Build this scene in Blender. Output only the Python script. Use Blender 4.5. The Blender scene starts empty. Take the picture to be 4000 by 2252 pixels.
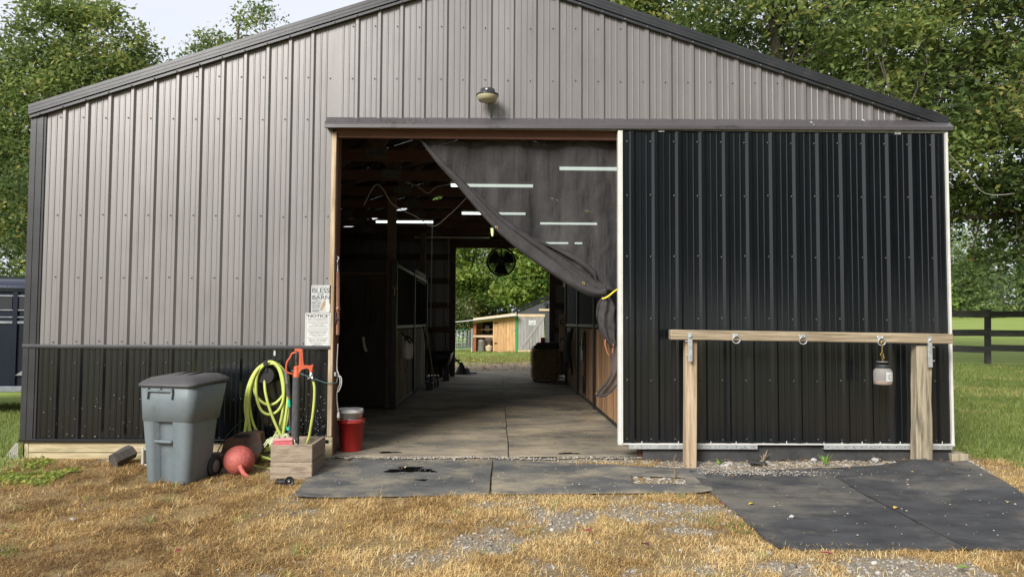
import bpy, math, random
import numpy as np
from mathutils import Vector, Matrix

random.seed(7)
rng = np.random.default_rng(11)
R = math.radians
S = bpy.context.scene
COL = S.collection

# ---------------------------------------------------------------- camera
CAM = Vector((0.0, -7.37, 1.40))
yaw, pitch, roll = R(1.08), R(2.66), 0.0055
F = Vector((math.sin(yaw)*math.cos(pitch), math.cos(yaw)*math.cos(pitch), math.sin(pitch)))
Rt = F.cross(Vector((0, 0, 1))).normalized(); Up = Rt.cross(F)
R2 = Rt*math.cos(roll) + Up*math.sin(roll); U2 = -Rt*math.sin(roll) + Up*math.cos(roll)
cd = bpy.data.cameras.new('camera'); cam = bpy.data.objects.new('camera', cd); COL.objects.link(cam)
M = Matrix((R2, U2, -F)).transposed().to_4x4(); M.translation = CAM
cam.matrix_world = M
cd.sensor_width = 36; cd.lens = 25.85; cd.clip_start = 0.05; cd.clip_end = 2000
S.camera = cam

# ---------------------------------------------------------------- sky, sun, exposure
SUN_EL, SUN_AZ = R(31), R(211)          # azimuth clockwise from +Y: behind the camera, to its left
W = bpy.data.worlds.new('World'); S.world = W; W.use_nodes = True
nt = W.node_tree; N = nt.nodes; L = nt.links
for n in list(N): N.remove(n)
out = N.new('ShaderNodeOutputWorld'); bg = N.new('ShaderNodeBackground')
sky = N.new('ShaderNodeTexSky'); sky.sky_type = 'NISHITA'; sky.sun_disc = False
sky.sun_elevation = SUN_EL; sky.sun_rotation = SUN_AZ; sky.dust_density = 3.0; sky.air_density = 1.2
tc = N.new('ShaderNodeTexCoord'); mp = N.new('ShaderNodeMapping'); mp.inputs['Scale'].default_value = (1, 1, 2.5)
nz = N.new('ShaderNodeTexNoise'); nz.inputs['Scale'].default_value = 1.6; nz.inputs['Detail'].default_value = 5
rp = N.new('ShaderNodeValToRGB'); rp.color_ramp.elements[0].position = .3; rp.color_ramp.elements[1].position = .75
rp.color_ramp.elements[0].color = (6.4, 6.75, 7.7, 1); rp.color_ramp.elements[1].color = (7.4, 7.55, 8.1, 1)   # thin high overcast
mx = N.new('ShaderNodeMix'); mx.data_type = 'RGBA'; mx.inputs[0].default_value = .85
L.new(tc.outputs['Generated'], mp.inputs['Vector']); L.new(mp.outputs[0], nz.inputs['Vector']); L.new(nz.outputs['Fac'], rp.inputs[0])
L.new(sky.outputs[0], mx.inputs[6]); L.new(rp.outputs[0], mx.inputs[7]); L.new(mx.outputs[2], bg.inputs[0])
bg.inputs[1].default_value = .10
L.new(bg.outputs[0], out.inputs[0])
sd = bpy.data.lights.new('sun', 'SUN'); sd.energy = 3.9; sd.angle = R(24); sd.color = (1, .965, .91)
sun = bpy.data.objects.new('sun', sd); COL.objects.link(sun)
dirv = Vector((math.sin(SUN_AZ)*math.cos(SUN_EL), math.cos(SUN_AZ)*math.cos(SUN_EL), math.sin(SUN_EL)))
sun.rotation_euler = dirv.to_track_quat('Z', 'Y').to_euler()
S.view_settings.view_transform = 'Standard'; S.view_settings.look = 'None'
S.view_settings.gamma = 1; S.view_settings.exposure = 0.5; S.view_settings.use_curve_mapping = False
S.cycles.use_denoising = True
S.cycles.max_bounces = 8; S.cycles.transparent_max_bounces = 12

# ---------------------------------------------------------------- materials
MATS = {}
def newmat(name):
    m = bpy.data.materials.new(name); m.use_nodes = True; MATS[name] = m
    nt = m.node_tree; return m, nt.nodes, nt.links, nt.nodes['Principled BSDF']
def lum(c, k): return (min(1, c[0]*k), min(1, c[1]*k), min(1, c[2]*k), 1)
def pm(name, c1, c2=None, scale=4, rough=.6, bump=0, bscale=60, stretch=(1, 1, 1), spec=.4, metal=0, rvar=0, objvar=.0,
       c3=None, s3=1.5, t3=(.55, .7), detail=6, aniso=None, rough2=None):
    """noise between c1 and c2, an optional patchy third colour, bump, per-object brightness"""
    m, N, L, B = newmat(name)
    c2 = c2 or c1
    tc = N.new('ShaderNodeTexCoord'); oi = N.new('ShaderNodeObjectInfo')
    vm = N.new('ShaderNodeVectorMath'); vm.operation = 'MULTIPLY_ADD'
    cx = N.new('ShaderNodeCombineXYZ')
    mul = N.new('ShaderNodeMath'); mul.operation = 'MULTIPLY'; mul.inputs[1].default_value = 37
    L.new(oi.outputs['Random'], mul.inputs[0])
    for i in range(3): L.new(mul.outputs[0], cx.inputs[i])
    L.new(tc.outputs['Object'], vm.inputs[0]); vm.inputs[1].default_value = stretch; L.new(cx.outputs[0], vm.inputs[2])
    nz = N.new('ShaderNodeTexNoise'); nz.inputs['Scale'].default_value = scale; nz.inputs['Detail'].default_value = detail
    nz.inputs['Roughness'].default_value = .62
    L.new(vm.outputs[0], nz.inputs['Vector'])
    rp = N.new('ShaderNodeValToRGB'); e = rp.color_ramp.elements
    e[0].position, e[1].position = .33, .68; e[0].color = (*c1, 1); e[1].color = (*c2, 1)
    L.new(nz.outputs['Fac'], rp.inputs[0]); colr = rp.outputs[0]
    if c3:
        n3 = N.new('ShaderNodeTexNoise'); n3.inputs['Scale'].default_value = s3; n3.inputs['Detail'].default_value = 8
        n3.inputs['Roughness'].default_value = .7
        r3 = N.new('ShaderNodeValToRGB'); r3.color_ramp.elements[0].position, r3.color_ramp.elements[1].position = t3
        L.new(vm.outputs[0], n3.inputs['Vector']); L.new(n3.outputs['Fac'], r3.inputs[0])
        x = N.new('ShaderNodeMix'); x.data_type = 'RGBA'; L.new(r3.outputs[0], x.inputs[0]); L.new(colr, x.inputs[6])
        x.inputs[7].default_value = (*c3, 1); colr = x.outputs[2]
        if rough2 is not None:
            xr = N.new('ShaderNodeMapRange'); L.new(r3.outputs[0], xr.inputs[0]); xr.inputs[3].default_value = rough; xr.inputs[4].default_value = rough2
            L.new(xr.outputs[0], B.inputs['Roughness'])
    if objvar:
        hs = N.new('ShaderNodeHueSaturation'); mr = N.new('ShaderNodeMapRange')
        L.new(oi.outputs['Random'], mr.inputs[0]); mr.inputs[3].default_value = 1-objvar; mr.inputs[4].default_value = 1+objvar
        L.new(mr.outputs[0], hs.inputs['Value']); L.new(colr, hs.inputs['Color']); colr = hs.outputs[0]
    L.new(colr, B.inputs['Base Color'])
    if rough2 is None: B.inputs['Roughness'].default_value = rough
    if rvar:
        mr2 = N.new('ShaderNodeMapRange'); L.new(nz.outputs['Fac'], mr2.inputs[0])
        mr2.inputs[3].default_value = rough-rvar; mr2.inputs[4].default_value = rough+rvar; L.new(mr2.outputs[0], B.inputs['Roughness'])
    B.inputs['Specular IOR Level'].default_value = spec; B.inputs['Metallic'].default_value = metal
    if bump:
        nb = N.new('ShaderNodeTexNoise'); nb.inputs['Scale'].default_value = bscale; nb.inputs['Detail'].default_value = 4
        L.new(vm.outputs[0], nb.inputs['Vector'])
        bp = N.new('ShaderNodeBump'); bp.inputs['Strength'].default_value = bump; bp.inputs['Distance'].default_value = .01
        L.new(nb.outputs['Fac'], bp.inputs['Height']); L.new(bp.outputs[0], B.inputs['Normal'])
    return m
def emis(name, c, s):
    m, N, L, B = newmat(name); B.inputs['Base Color'].default_value = (.8, .8, .8, 1)
    B.inputs['Emission Color'].default_value = (*c, 1); B.inputs['Emission Strength'].default_value = s; return m
def foliage(name, stops, trans=.45, rough=.5):
    """colour by the per-face 'tint' attribute of each leaf or blade"""
    m, N, L, B = newmat(name); N.remove(B)
    o = N['Material Output']; at = N.new('ShaderNodeAttribute'); at.attribute_name = 'tint'
    rp = N.new('ShaderNodeValToRGB'); el = rp.color_ramp.elements
    while len(el) < len(stops): el.new(.5)
    for e, (p, c) in zip(el, stops): e.position = p; e.color = (*c, 1)
    L.new(at.outputs['Fac'], rp.inputs[0])
    d = N.new('ShaderNodeBsdfPrincipled'); d.inputs['Roughness'].default_value = rough; d.inputs['Specular IOR Level'].default_value = .3
    t = N.new('ShaderNodeBsdfTranslucent'); mx = N.new('ShaderNodeMixShader'); mx.inputs[0].default_value = trans
    hs = N.new('ShaderNodeHueSaturation'); hs.inputs['Value'].default_value = 1.5; hs.inputs['Hue'].default_value = .49
    L.new(rp.outputs[0], d.inputs['Base Color']); L.new(rp.outputs[0], hs.inputs['Color']); L.new(hs.outputs[0], t.inputs['Color'])
    L.new(d.outputs[0], mx.inputs[1]); L.new(t.outputs[0], mx.inputs[2]); L.new(mx.outputs[0], o.inputs[0])
    return m

pm('steel_grey', (.166, .158, .154), (.190, .182, .178), 1.4, .36, .14, 5, (1, 1, .3), .6, rvar=.06, metal=.22, c3=(.135, .127, .121), s3=2.5, t3=(.5, .8))
pm('steel_black', (.0035, .0046, .0062), (.006, .0078, .0098), 3, .17, .12, 5, (1, 1, .25), .78, c3=(.014, .016, .017), s3=5, t3=(.66, .9))
pm('trim_dark', (.022, .023, .026), (.034, .036, .040), 3, .30, .05, 12, (1, 1, 1), .5, metal=.1, c3=(.06, .055, .05), s3=3, t3=(.6, .8))
pm('hood', (.085, .078, .080), (.11, .102, .105), 2, .30, .04, 40, (.5, 1, 1), .6, metal=.35, c3=(.035, .033, .032), s3=4, t3=(.6, .75))
pm('roof_steel', (.012, .013, .014), (.02, .021, .023), 3, .42, spec=.5)
pm('screw_metal', (.05, .048, .046), (.12, .115, .11), 40, .45, metal=.4)
pm('white_trim', (.50, .50, .47), (.60, .60, .57), 5, .4, c3=(.32, .30, .26), s3=6, t3=(.62, .85))
pm('galv', (.38, .40, .41), (.58, .60, .60), 30, .42, .1, 80, metal=.55, c3=(.22, .22, .2), s3=8, t3=(.55, .8))
pm('lumber_pale', (.22, .15, .085), (.54, .43, .30), 6, .75, .4, 20, (5.5, 5.5, .30), objvar=.06, c3=(.22, .13, .065), s3=4, t3=(.60, .74))
pm('lumber_rail', (.15, .115, .07), (.43, .35, .24), 6, .75, .4, 20, (.30, 7, 7), objvar=.06, c3=(.14, .105, .065), s3=4, t3=(.54, .72))
pm('lumber_splash', (.36, .29, .17), (.53, .46, .29), 5, .8, .3, 30, (.7, 8, 8), objvar=.08, c3=(.16, .16, .07), s3=2.2, t3=(.52, .72))
pm('lumber_red', (.095, .042, .029), (.15, .07, .046), 6, .7, .2, 30, (.8, 8, 8), objvar=.1, c3=(.08, .035, .025), s3=3, t3=(.6, .75))
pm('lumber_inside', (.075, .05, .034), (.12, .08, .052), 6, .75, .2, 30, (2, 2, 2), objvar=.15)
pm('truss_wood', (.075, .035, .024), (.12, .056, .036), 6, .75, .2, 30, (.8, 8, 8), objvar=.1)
pm('post_weathered', (.23, .195, .135), (.41, .355, .255), 5, .85, .6, 14, (4.5, 4.5, .25), c3=(.10, .085, .06), s3=6, t3=(.5, .66))
pm('stall_board', (.25, .14, .07), (.42, .25, .135), 4, .75, .25, 30, (8, 8, .6), objvar=.32, c3=(.09, .05, .03), s3=3, t3=(.58, .75))
pm('stall_board_old', (.14, .125, .09), (.25, .22, .15), 4, .8, .25, 30, (8, 8, .6), objvar=.3)
pm('black_steel', (.010, .010, .011), (.016, .016, .017), 8, .45)
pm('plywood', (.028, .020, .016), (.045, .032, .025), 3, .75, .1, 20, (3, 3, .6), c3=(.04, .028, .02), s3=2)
pm('mat_inside', (.095, .088, .076), (.24, .213, .168), 2.6, .82, .5, 40, (.6, 1, 1), spec=.3, objvar=.08, c3=(.37, .31, .22), s3=2.0, t3=(.42, .64), detail=9)
pm('mat_front', (.062, .065, .068), (.145, .143, .134), 3.0, .78, .5, 40, (.7, 1, 1), spec=.35, objvar=.08, c3=(.30, .26, .185), s3=2.2, t3=(.46, .68), detail=9)
pm('mat_black', (.033, .034, .037), (.070, .071, .074), 5, .78, .6, 70, (.6, 1, 1), spec=.35, objvar=.05, c3=(.21, .19, .15), s3=1.8, t3=(.48, .80), detail=10)
pm('rubber_skirt', (.022, .023, .024), (.05, .05, .05), 5, .7, .3, 30, c3=(.10, .10, .08), s3=4, t3=(.6, .75))
pm('puddle', (.006, .006, .006), rough=.06, spec=.5)
pm('red_plastic', (.34, .016, .013), (.42, .028, .022), 4, .42, c3=(.33, .04, .03), s3=6)
pm('white_plastic', (.50, .48, .44), (.66, .65, .62), 5, .5, c3=(.34, .31, .26), s3=5)
pm('hose_green', (.43, .50, .11), (.52, .585, .15), 20, .5, c3=(.26, .29, .06), s3=14, t3=(.6, .75))
pm('hydrant_red', (.40, .062, .022), (.50, .095, .035), 18, .5, .15, 60, c3=(.30, .045, .02), s3=20, t3=(.55, .75))
pm('foam_grey', (.048, .048, .05), (.075, .075, .077), 30, .9, .4, 90)
pm('box_wood', (.25, .195, .142), (.37, .30, .225), 6, .85, .5, 30, (1.2, 8, 8), objvar=.1, c3=(.115, .09, .065), s3=5, t3=(.48, .7))
pm('bin_blue', (.122, .150, .164), (.150, .180, .194), 5, .5, .08, 120, c3=(.085, .105, .11), s3=5, t3=(.5, .75))
pm('bin_lid', (.050, .049, .051), (.070, .068, .069), 5, .55, .1, 120, c3=(.10, .088, .075), s3=6, t3=(.58, .8))
pm('tyre', (.012, .012, .012), (.022, .022, .022), 20, .75)
pm('ball_red', (.38, .075, .065), (.47, .12, .105), 7, .62, .9, 38, c3=(.30, .105, .06), s3=3, t3=(.45, .72))
pm('rust', (.085, .045, .028), (.16, .09, .055), 9, .85, .4, 40, c3=(.06, .055, .055), s3=6, t3=(.48, .6))
pm('concrete', (.36, .33, .28), (.48, .45, .39), 15, .9, .5, 60)
pm('old_log', (.045, .040, .036), (.09, .08, .07), 8, .9, .5, 40, c3=(.17, .11, .08), s3=6)
pm('brass', (.45, .30, .10), rough=.35, metal=.9)
pm('chrome', (.6, .6, .6), rough=.18, metal=1)
pm('pink', (.62, .20, .22), (.72, .30, .30), 20, .7)
pm('bristle_pink', (.60, .12, .16), (.7, .2, .22), 30, .8)
pm('teal', (.02, .42, .30), rough=.5)
pm('moppy', (.38, .42, .25), (.58, .62, .42), 40, .9)
pm('grip_grey', (.10, .10, .10), (.16, .16, .16), 30, .7)
pm('cord_green', (.10, .20, .18), rough=.6)
pm('cord_white', (.45, .44, .40), (.55, .54, .5), 20, .6)
pm('cord_dark', (.02, .025, .025), rough=.6)
pm('strap_brown', (.28, .14, .09), (.36, .19, .13), 20, .8)
pm('sign_white', (.47, .48, .465), (.53, .54, .525), 8, .45, c3=(.40, .38, .33), s3=9, t3=(.62, .8))
pm('sign_worn', (.36, .375, .37), (.45, .465, .46), 9, .6, c3=(.34, .26, .16), s3=7, t3=(.6, .78))
pm('ink', (.010, .010, .012), rough=.6)
pm('ink_grey', (.045, .05, .055), (.08, .085, .09), 60, .7)
pm('horse_tan', (.26, .16, .08), (.4, .3, .2), 30, .8)
pm('lens_yellow', (.34, .31, .20), (.42, .39, .27), 8, .35)
pm('leather', (.022, .014, .010), (.045, .03, .022), 10, .55)
pm('hay', (.10, .08, .04), (.2, .16, .08), 25, .95, .9, 50, (1, 1, 3))
pm('cloth_dark', (.018, .018, .018), (.04, .04, .038), 12, .95, .4, 60)
pm('cloth_brown', (.12, .085, .065), (.19, .14, .11), 12, .95, .4, 60)
pm('cloth_green', (.03, .06, .052), (.05, .09, .08), 12, .95, .4, 60)
pm('halter_pink', (.45, .22, .22), rough=.8)
pm('yellow', (.75, .6, .03), rough=.5)
pm('orange', (.8, .28, .02), rough=.45)
pm('copper', (.42, .16, .08), rough=.5, metal=.3)
pm('trailer_navy', (.005, .008, .017), (.008, .012, .024), 3, .28, spec=.3)
pm('trailer_roof', (.02, .026, .045), (.03, .037, .06), 3, .14, spec=.8, metal=.3)
pm('trailer_alu', (.2, .215, .24), (.3, .32, .35), 10, .35, metal=.6)
pm('trailer_glass', (.015, .018, .02), rough=.05, spec=.6)
pm('shed_wood_new', (.44, .25, .11), (.60, .38, .19), 3, .8, .2, 20, (6, 6, .5), objvar=.12, c3=(.34, .18, .08), s3=3, t3=(.6, .75))
pm('shed_wood_grey', (.20, .19, .185), (.31, .295, .28), 3, .85, .2, 20, (6, 6, .5), objvar=.12)
pm('shed_tan', (.46, .35, .22), (.6, .47, .32), 4, .8, .2, 20, (1, 6, 6))
pm('shed_red', (.30, .085, .035), (.38, .12, .05), 4, .8)
pm('shed_dark', (.045, .048, .053), (.06, .063, .07), 4, .5)
pm('green_paint', (.025, .26, .055), rough=.5)
pm('sheet_roof', (.62, .63, .65), (.72, .73, .75), 5, .4)
pm('can_metal', (.16, .16, .15), (.30, .29, .26), 8, .5, metal=.3)
pm('fence_black', (.026, .027, .025), (.055, .054, .050), 4, .8, .3, 20, (1, 6, 6), objvar=.3, c3=(.10, .095, .085), s3=2, t3=(.52, .8))
pm('bark', (.065, .052, .042), (.14, .115, .09), 6, .95, .8, 14, (3, 3, .5))
pm('net_green', (.10, .38, .25), rough=.6)
pm('net_white', (.7, .72, .68), rough=.6)
pm('rock', (.27, .26, .245), (.46, .45, .43), 3, .9, .4, 60)
pm('house_white', (.7, .7, .7), rough=.7)
pm('weed_green', (.10, .20, .03), (.17, .28, .06), 20, .6)
pm('gusset', (.07, .07, .072), (.13, .13, .135), 20, .5, metal=.3)
pm('mud', (.35, .32, .27), (.5, .47, .42), 30, .9)
pm('stick', (.13, .09, .06), (.2, .15, .1), 20, .9)
pm('jar_stuff', (.30, .16, .08), (.42, .24, .15), 20, .9)
emis('tube_light', (.86, 1.0, .88), 1.5)
emis('tube_yellow', (.86, 1.0, .42), 1.0)
m, N_, L_, B_ = newmat('jar_plastic'); B_.inputs['Base Color'].default_value = (.72, .69, .66, 1); B_.inputs['Roughness'].default_value = .12
B_.inputs['Transmission Weight'].default_value = .75; B_.inputs['IOR'].default_value = 1.15
# mesh shade cloth: an open weave, one third holes
m, N_, L_, B_ = newmat('shade_cloth')
tc_ = N_.new('ShaderNodeTexCoord'); nz_ = N_.new('ShaderNodeTexNoise'); nz_.inputs['Scale'].default_value = 2.5; nz_.inputs['Detail'].default_value = 8
mp_ = N_.new('ShaderNodeMapping'); mp_.inputs['Scale'].default_value = (3.2, 1, .45); L_.new(tc_.outputs['Object'], mp_.inputs[0]); L_.new(mp_.outputs[0], nz_.inputs[0])
rp_ = N_.new('ShaderNodeValToRGB'); rp_.color_ramp.elements[0].color = (.022, .021, .023, 1); rp_.color_ramp.elements[1].color = (.066, .062, .063, 1)
rp_.color_ramp.elements[0].position = .3; rp_.color_ramp.elements[1].position = .72
L_.new(nz_.outputs['Fac'], rp_.inputs[0]); L_.new(rp_.outputs[0], B_.inputs['Base Color']); B_.inputs['Roughness'].default_value = .85
nb_ = N_.new('ShaderNodeTexNoise'); nb_.inputs['Scale'].default_value = 9; nb_.inputs['Detail'].default_value = 7; L_.new(mp_.outputs[0], nb_.inputs[0])
bq_ = N_.new('ShaderNodeBump'); bq_.inputs['Strength'].default_value = .8; bq_.inputs['Distance'].default_value = .02; L_.new(nb_.outputs['Fac'], bq_.inputs['Height']); L_.new(bq_.outputs[0], B_.inputs['Normal'])
tr_ = N_.new('ShaderNodeBsdfTransparent'); ms_ = N_.new('ShaderNodeMixShader'); ms_.inputs[0].default_value = .28
L_.new(B_.outputs[0], ms_.inputs[1]); L_.new(tr_.outputs[0], ms_.inputs[2]); L_.new(ms_.outputs[0], N_['Material Output'].inputs[0])
pm('shade_hem', (.020, .019, .020), (.050, .047, .048), 4, .8, .2, 30)

G1 = [(0, (.052, .090, .028)), (.42, (.122, .175, .050)), (.8, (.235, .29, .08)), (1, (.38, .35, .11))]
foliage('leaf_mid', G1)
foliage('leaf_dark', [(0, (.040, .070, .024)), (.5, (.092, .135, .042)), (.85, (.19, .235, .065)), (1, (.36, .28, .08))])
foliage('leaf_maple', [(0, (.06, .12, .024)), (.5, (.17, .26, .05)), (.85, (.30, .38, .08)), (1, (.42, .40, .09))], .45)
foliage('leaf_far', [(0, (.06, .105, .035)), (.5, (.12, .18, .055)), (1, (.20, .26, .075))], .3)
foliage('grass_dead', [(0, (.16, .095, .038)), (.3, (.36, .225, .085)), (.62, (.58, .41, .172)), (.88, (.75, .59, .31)), (.9, (.20, .24, .06)), (1, (.22, .28, .07))], .2, .7)
foliage('grass_green', [(0, (.085, .120, .030)), (.5, (.160, .205, .055)), (.85, (.26, .295, .09)), (1, (.40, .34, .14))], .35)
foliage('gravel_mix', [(0, (.12, .105, .088)), (.3, (.22, .20, .172)), (.7, (.335, .315, .28)), (.92, (.50, .48, .44)), (1, (.34, .24, .17))], 0, .9)
foliage('litter', [(0, (.09, .045, .025)), (.4, (.24, .12, .05)), (.7, (.45, .26, .09)), (.9, (.58, .42, .10)), (1, (.30, .07, .06))], .2, .7)
foliage('straw', [(0, (.25, .18, .08)), (1, (.55, .43, .2))], .2, .7)

# ---------------------------------------------------------------- helpers
ORG = {}
def tag(o, label, cat, group=None):
    o['label'] = label; o['category'] = cat
    if group: o['group'] = group
    return o
def thing(name, label, cat, loc, group=None, rz=0):
    o = bpy.data.objects.new(name, None); COL.objects.link(o); o.empty_display_size = .1
    o.location = loc; o.rotation_euler = (0, 0, rz); ORG[o.name] = (Vector(loc), rz)
    return tag(o, label, cat, group)
def link(o, parent=None):
    COL.objects.link(o)
    if parent is not None: o.parent = parent
    return o
class MB:
    """collects shapes in world coordinates (or, for a turned thing, in its own) and links them as one mesh"""
    def __init__(s): s.v = []; s.f = []; s.sm = []
    def add(s, vs, fs, smooth=False):
        b = len(s.v); s.v += [tuple(p) for p in vs]; s.f += [tuple(b+i for i in f) for f in fs]; s.sm += [smooth]*len(fs); return s
    def box(s, a, b, bev=0, rot=None, pivot=None):
        x0, x1 = sorted((a[0], b[0])); y0, y1 = sorted((a[1], b[1])); z0, z1 = sorted((a[2], b[2]))
        c = Vector(((x0+x1)/2, (y0+y1)/2, (z0+z1)/2)); h = ((x1-x0)/2, (y1-y0)/2, (z1-z0)/2)
        if not bev:
            vs = [Vector((sx*h[0], sy*h[1], sz*h[2])) for sz in (-1, 1) for sy in (-1, 1) for sx in (-1, 1)]
            fs = [(0, 2, 3, 1), (4, 5, 7, 6), (0, 1, 5, 4), (2, 6, 7, 3), (0, 4, 6, 2), (1, 3, 7, 5)]
        else:
            bev = min(bev, min(h)*.9); vs = []; idx = {}
            for sx in (-1, 1):
                for sy in (-1, 1):
                    for sz in (-1, 1):
                        for ax in range(3):
                            q = [sx*(h[0]-bev), sy*(h[1]-bev), sz*(h[2]-bev)]; q[ax] = (sx, sy, sz)[ax]*h[ax]
                            idx[(sx, sy, sz, ax)] = len(vs); vs.append(Vector(q))
            fs = []
            def quad(k): return tuple(idx[i] for i in k)
            for ax in range(3):
                o1, o2 = [i for i in range(3) if i != ax]
                for sg in (-1, 1):
                    ks = []
                    for p, q in ((-1, -1), (1, -1), (1, 1), (-1, 1)):
                        t = [0, 0, 0]; t[ax] = sg; t[o1] = p; t[o2] = q; ks.append((*t, ax))
                    fs.append(quad(ks))
            for ax in range(3):
                o1, o2 = [i for i in range(3) if i != ax]
                for p in (-1, 1):
                    for q in (-1, 1):
                        t0 = [0, 0, 0]; t0[o1] = p; t0[o2] = q; t1 = list(t0); t0[ax] = -1; t1[ax] = 1
                        fs.append(quad([(*t0, o1), (*t1, o1), (*t1, o2), (*t0, o2)]))
            for sx in (-1, 1):
                for sy in (-1, 1):
                    for sz in (-1, 1): fs.append(quad([(sx, sy, sz, i) for i in range(3)]))
        if rot is not None:
            pv = Vector(pivot) if pivot is not None else c
            vs = [rot @ (p + c - pv) + pv for p in vs]
        else: vs = [p + c for p in vs]
        return s.add(vs, fs)
    def tube(s, pts, r, n=8, cap=True, smooth=True, flat=1.0):
        pts = [Vector(p) for p in pts]; rs = r if hasattr(r, '__len__') else [r]*len(pts)
        t = (pts[1]-pts[0]).normalized(); u = t.orthogonal().normalized(); vs = []
        for i, p in enumerate(pts):
            t2 = (pts[min(i+1, len(pts)-1)] - pts[max(i-1, 0)])
            if t2.length > 1e-9:
                t2.normalize(); u = (u - t2*u.dot(t2)); u = u.normalized() if u.length > 1e-6 else t2.orthogonal().normalized()
                t = t2
            w = t.cross(u)
            for k in range(n):
                a = 2*math.pi*k/n; vs.append(p + (u*math.cos(a) + w*math.sin(a)*flat)*rs[i])
        fs = [(i*n+k, i*n+(k+1) % n, (i+1)*n+(k+1) % n, (i+1)*n+k) for i in range(len(pts)-1) for k in range(n)]
        s.add(vs, fs, smooth)
        if cap: s.add(vs[:n], [tuple(range(n-1, -1, -1))]); s.add(vs[-n:], [tuple(range(n))])
        return s
    def lathe(s, prof, c, n=20, axis=None, smooth=True, caps=True):
        rot = Vector((0, 0, 1)).rotation_difference(Vector(axis)).to_matrix() if axis is not None else Matrix.Identity(3)
        c = Vector(c); vs = []
        for r, z in prof:
            for k in range(n):
                a = 2*math.pi*k/n; vs.append(c + rot @ Vector((r*math.cos(a), r*math.sin(a), z)))
        fs = [(i*n+k, i*n+(k+1) % n, (i+1)*n+(k+1) % n, (i+1)*n+k) for i in range(len(prof)-1) for k in range(n)]
        s.add(vs, fs, smooth)
        if caps: s.add(vs[:n], [tuple(range(n-1, -1, -1))]); s.add(vs[-n:], [tuple(range(n))])
        return s
    def loft(s, rings, smooth=True, caps=True):
        n = len(rings[0]); vs = [p for r in rings for p in r]
        fs = [(i*n+k, i*n+(k+1) % n, (i+1)*n+(k+1) % n, (i+1)*n+k) for i in range(len(rings)-1) for k in range(n)]
        s.add(vs, fs, smooth)
        if caps: s.add(rings[0], [tuple(range(n-1, -1, -1))]); s.add(rings[-1], [tuple(range(n))])
        return s
    def prism(s, poly, y0, y1):                      # poly in (x, z), pushed along y
        n = len(poly); vs = [(x, y0, z) for x, z in poly] + [(x, y1, z) for x, z in poly]
        fs = [tuple(range(n)), tuple(range(2*n-1, n-1, -1))] + [(k, n+k, n+(k+1) % n, (k+1) % n) for k in range(n)]
        return s.add(vs, fs)
    def extr(s, prof, a, b, smooth=False):           # open profile of (y, z) offsets, pushed from point a to point b
        n = len(prof); vs = [Vector(a)+Vector((0, y, z)) for y, z in prof] + [Vector(b)+Vector((0, y, z)) for y, z in prof]
        return s.add(vs, [(k, k+1, n+k+1, n+k) for k in range(n-1)], smooth)
    def torus(s, c, R_, r, axis=(0, 1, 0), n=20, m=6, arc=2*math.pi, a0=0):
        rot = Vector((0, 0, 1)).rotation_difference(Vector(axis)).to_matrix(); c = Vector(c)
        full = arc > 6.28; k = n if full else n+1
        pts = [c + rot @ Vector((R_*math.cos(a0+arc*i/n), R_*math.sin(a0+arc*i/n), 0)) for i in range(k)]
        if full: pts = pts + [pts[0], pts[1]]
        return s.tube(pts, r, m, cap=not full)
    def grid(s, fn, nu, nv, smooth=True):
        vs = [fn(i/nu, j/nv) for j in range(nv+1) for i in range(nu+1)]; w = nu+1
        return s.add(vs, [(j*w+i, j*w+i+1, (j+1)*w+i+1, (j+1)*w+i) for j in range(nv) for i in range(nu)], smooth)
    def mesh(s, name, mat, org=(0, 0, 0)):
        me = bpy.data.meshes.new(name); o = Vector(org)
        me.from_pydata([tuple(Vector(p)-o) for p in s.v], [], s.f); me.polygons.foreach_set('use_smooth', s.sm)
        me.materials.append(MATS[mat]); me.update(); return me
    def build(s, name, mat, parent=None, local=False):
        """local=True: the shapes are already in the parent's own space"""
        org = (0, 0, 0)
        if parent is not None and not local:
            p = parent
            while p.parent is not None: p = p.parent
            org = p.location
        return link(bpy.data.objects.new(name, s.mesh(name, mat, org)), parent)
    def top(s, name, mat, label, cat, loc, group=None):
        """a thing that is one mesh, with its origin at loc"""
        o = bpy.data.objects.new(name, s.mesh(name, mat, loc)); COL.objects.link(o); o.location = loc
        return tag(o, label, cat, group)
def struct(o, kind='structure'): o['kind'] = kind; return o
def spline(pts, n=8):
    P = [Vector(p) for p in pts]; o = []
    for i in range(len(P)-1):
        p0, p1, p2, p3 = P[max(i-1, 0)], P[i], P[i+1], P[min(i+2, len(P)-1)]
        for k in range(n):
            t = k/n; o.append(.5*((2*p1)+(p2-p0)*t+(2*p0-5*p1+4*p2-p3)*t*t+(3*p1-p0-3*p2+p3)*t**3))
    o.append(P[-1]); return o
def rrect(w, d, r, z, n=5, cx=0, cy=0):
    o = []
    for sx, sy, a0 in ((1, 1, 0), (-1, 1, 90), (-1, -1, 180), (1, -1, 270)):
        for k in range(n+1):
            a = R(a0+90*k/n); o.append(Vector((cx+sx*(w/2-r)+r*math.cos(a), cy+sy*(d/2-r)+r*math.sin(a), z)))
    return o
def copies(mesh, name, parent, locs, scales=None):
    for i, p in enumerate(locs):
        o = bpy.data.objects.new(name, mesh); o.location = p
        if scales: o.scale = scales[i]
        link(o, parent)
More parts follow.
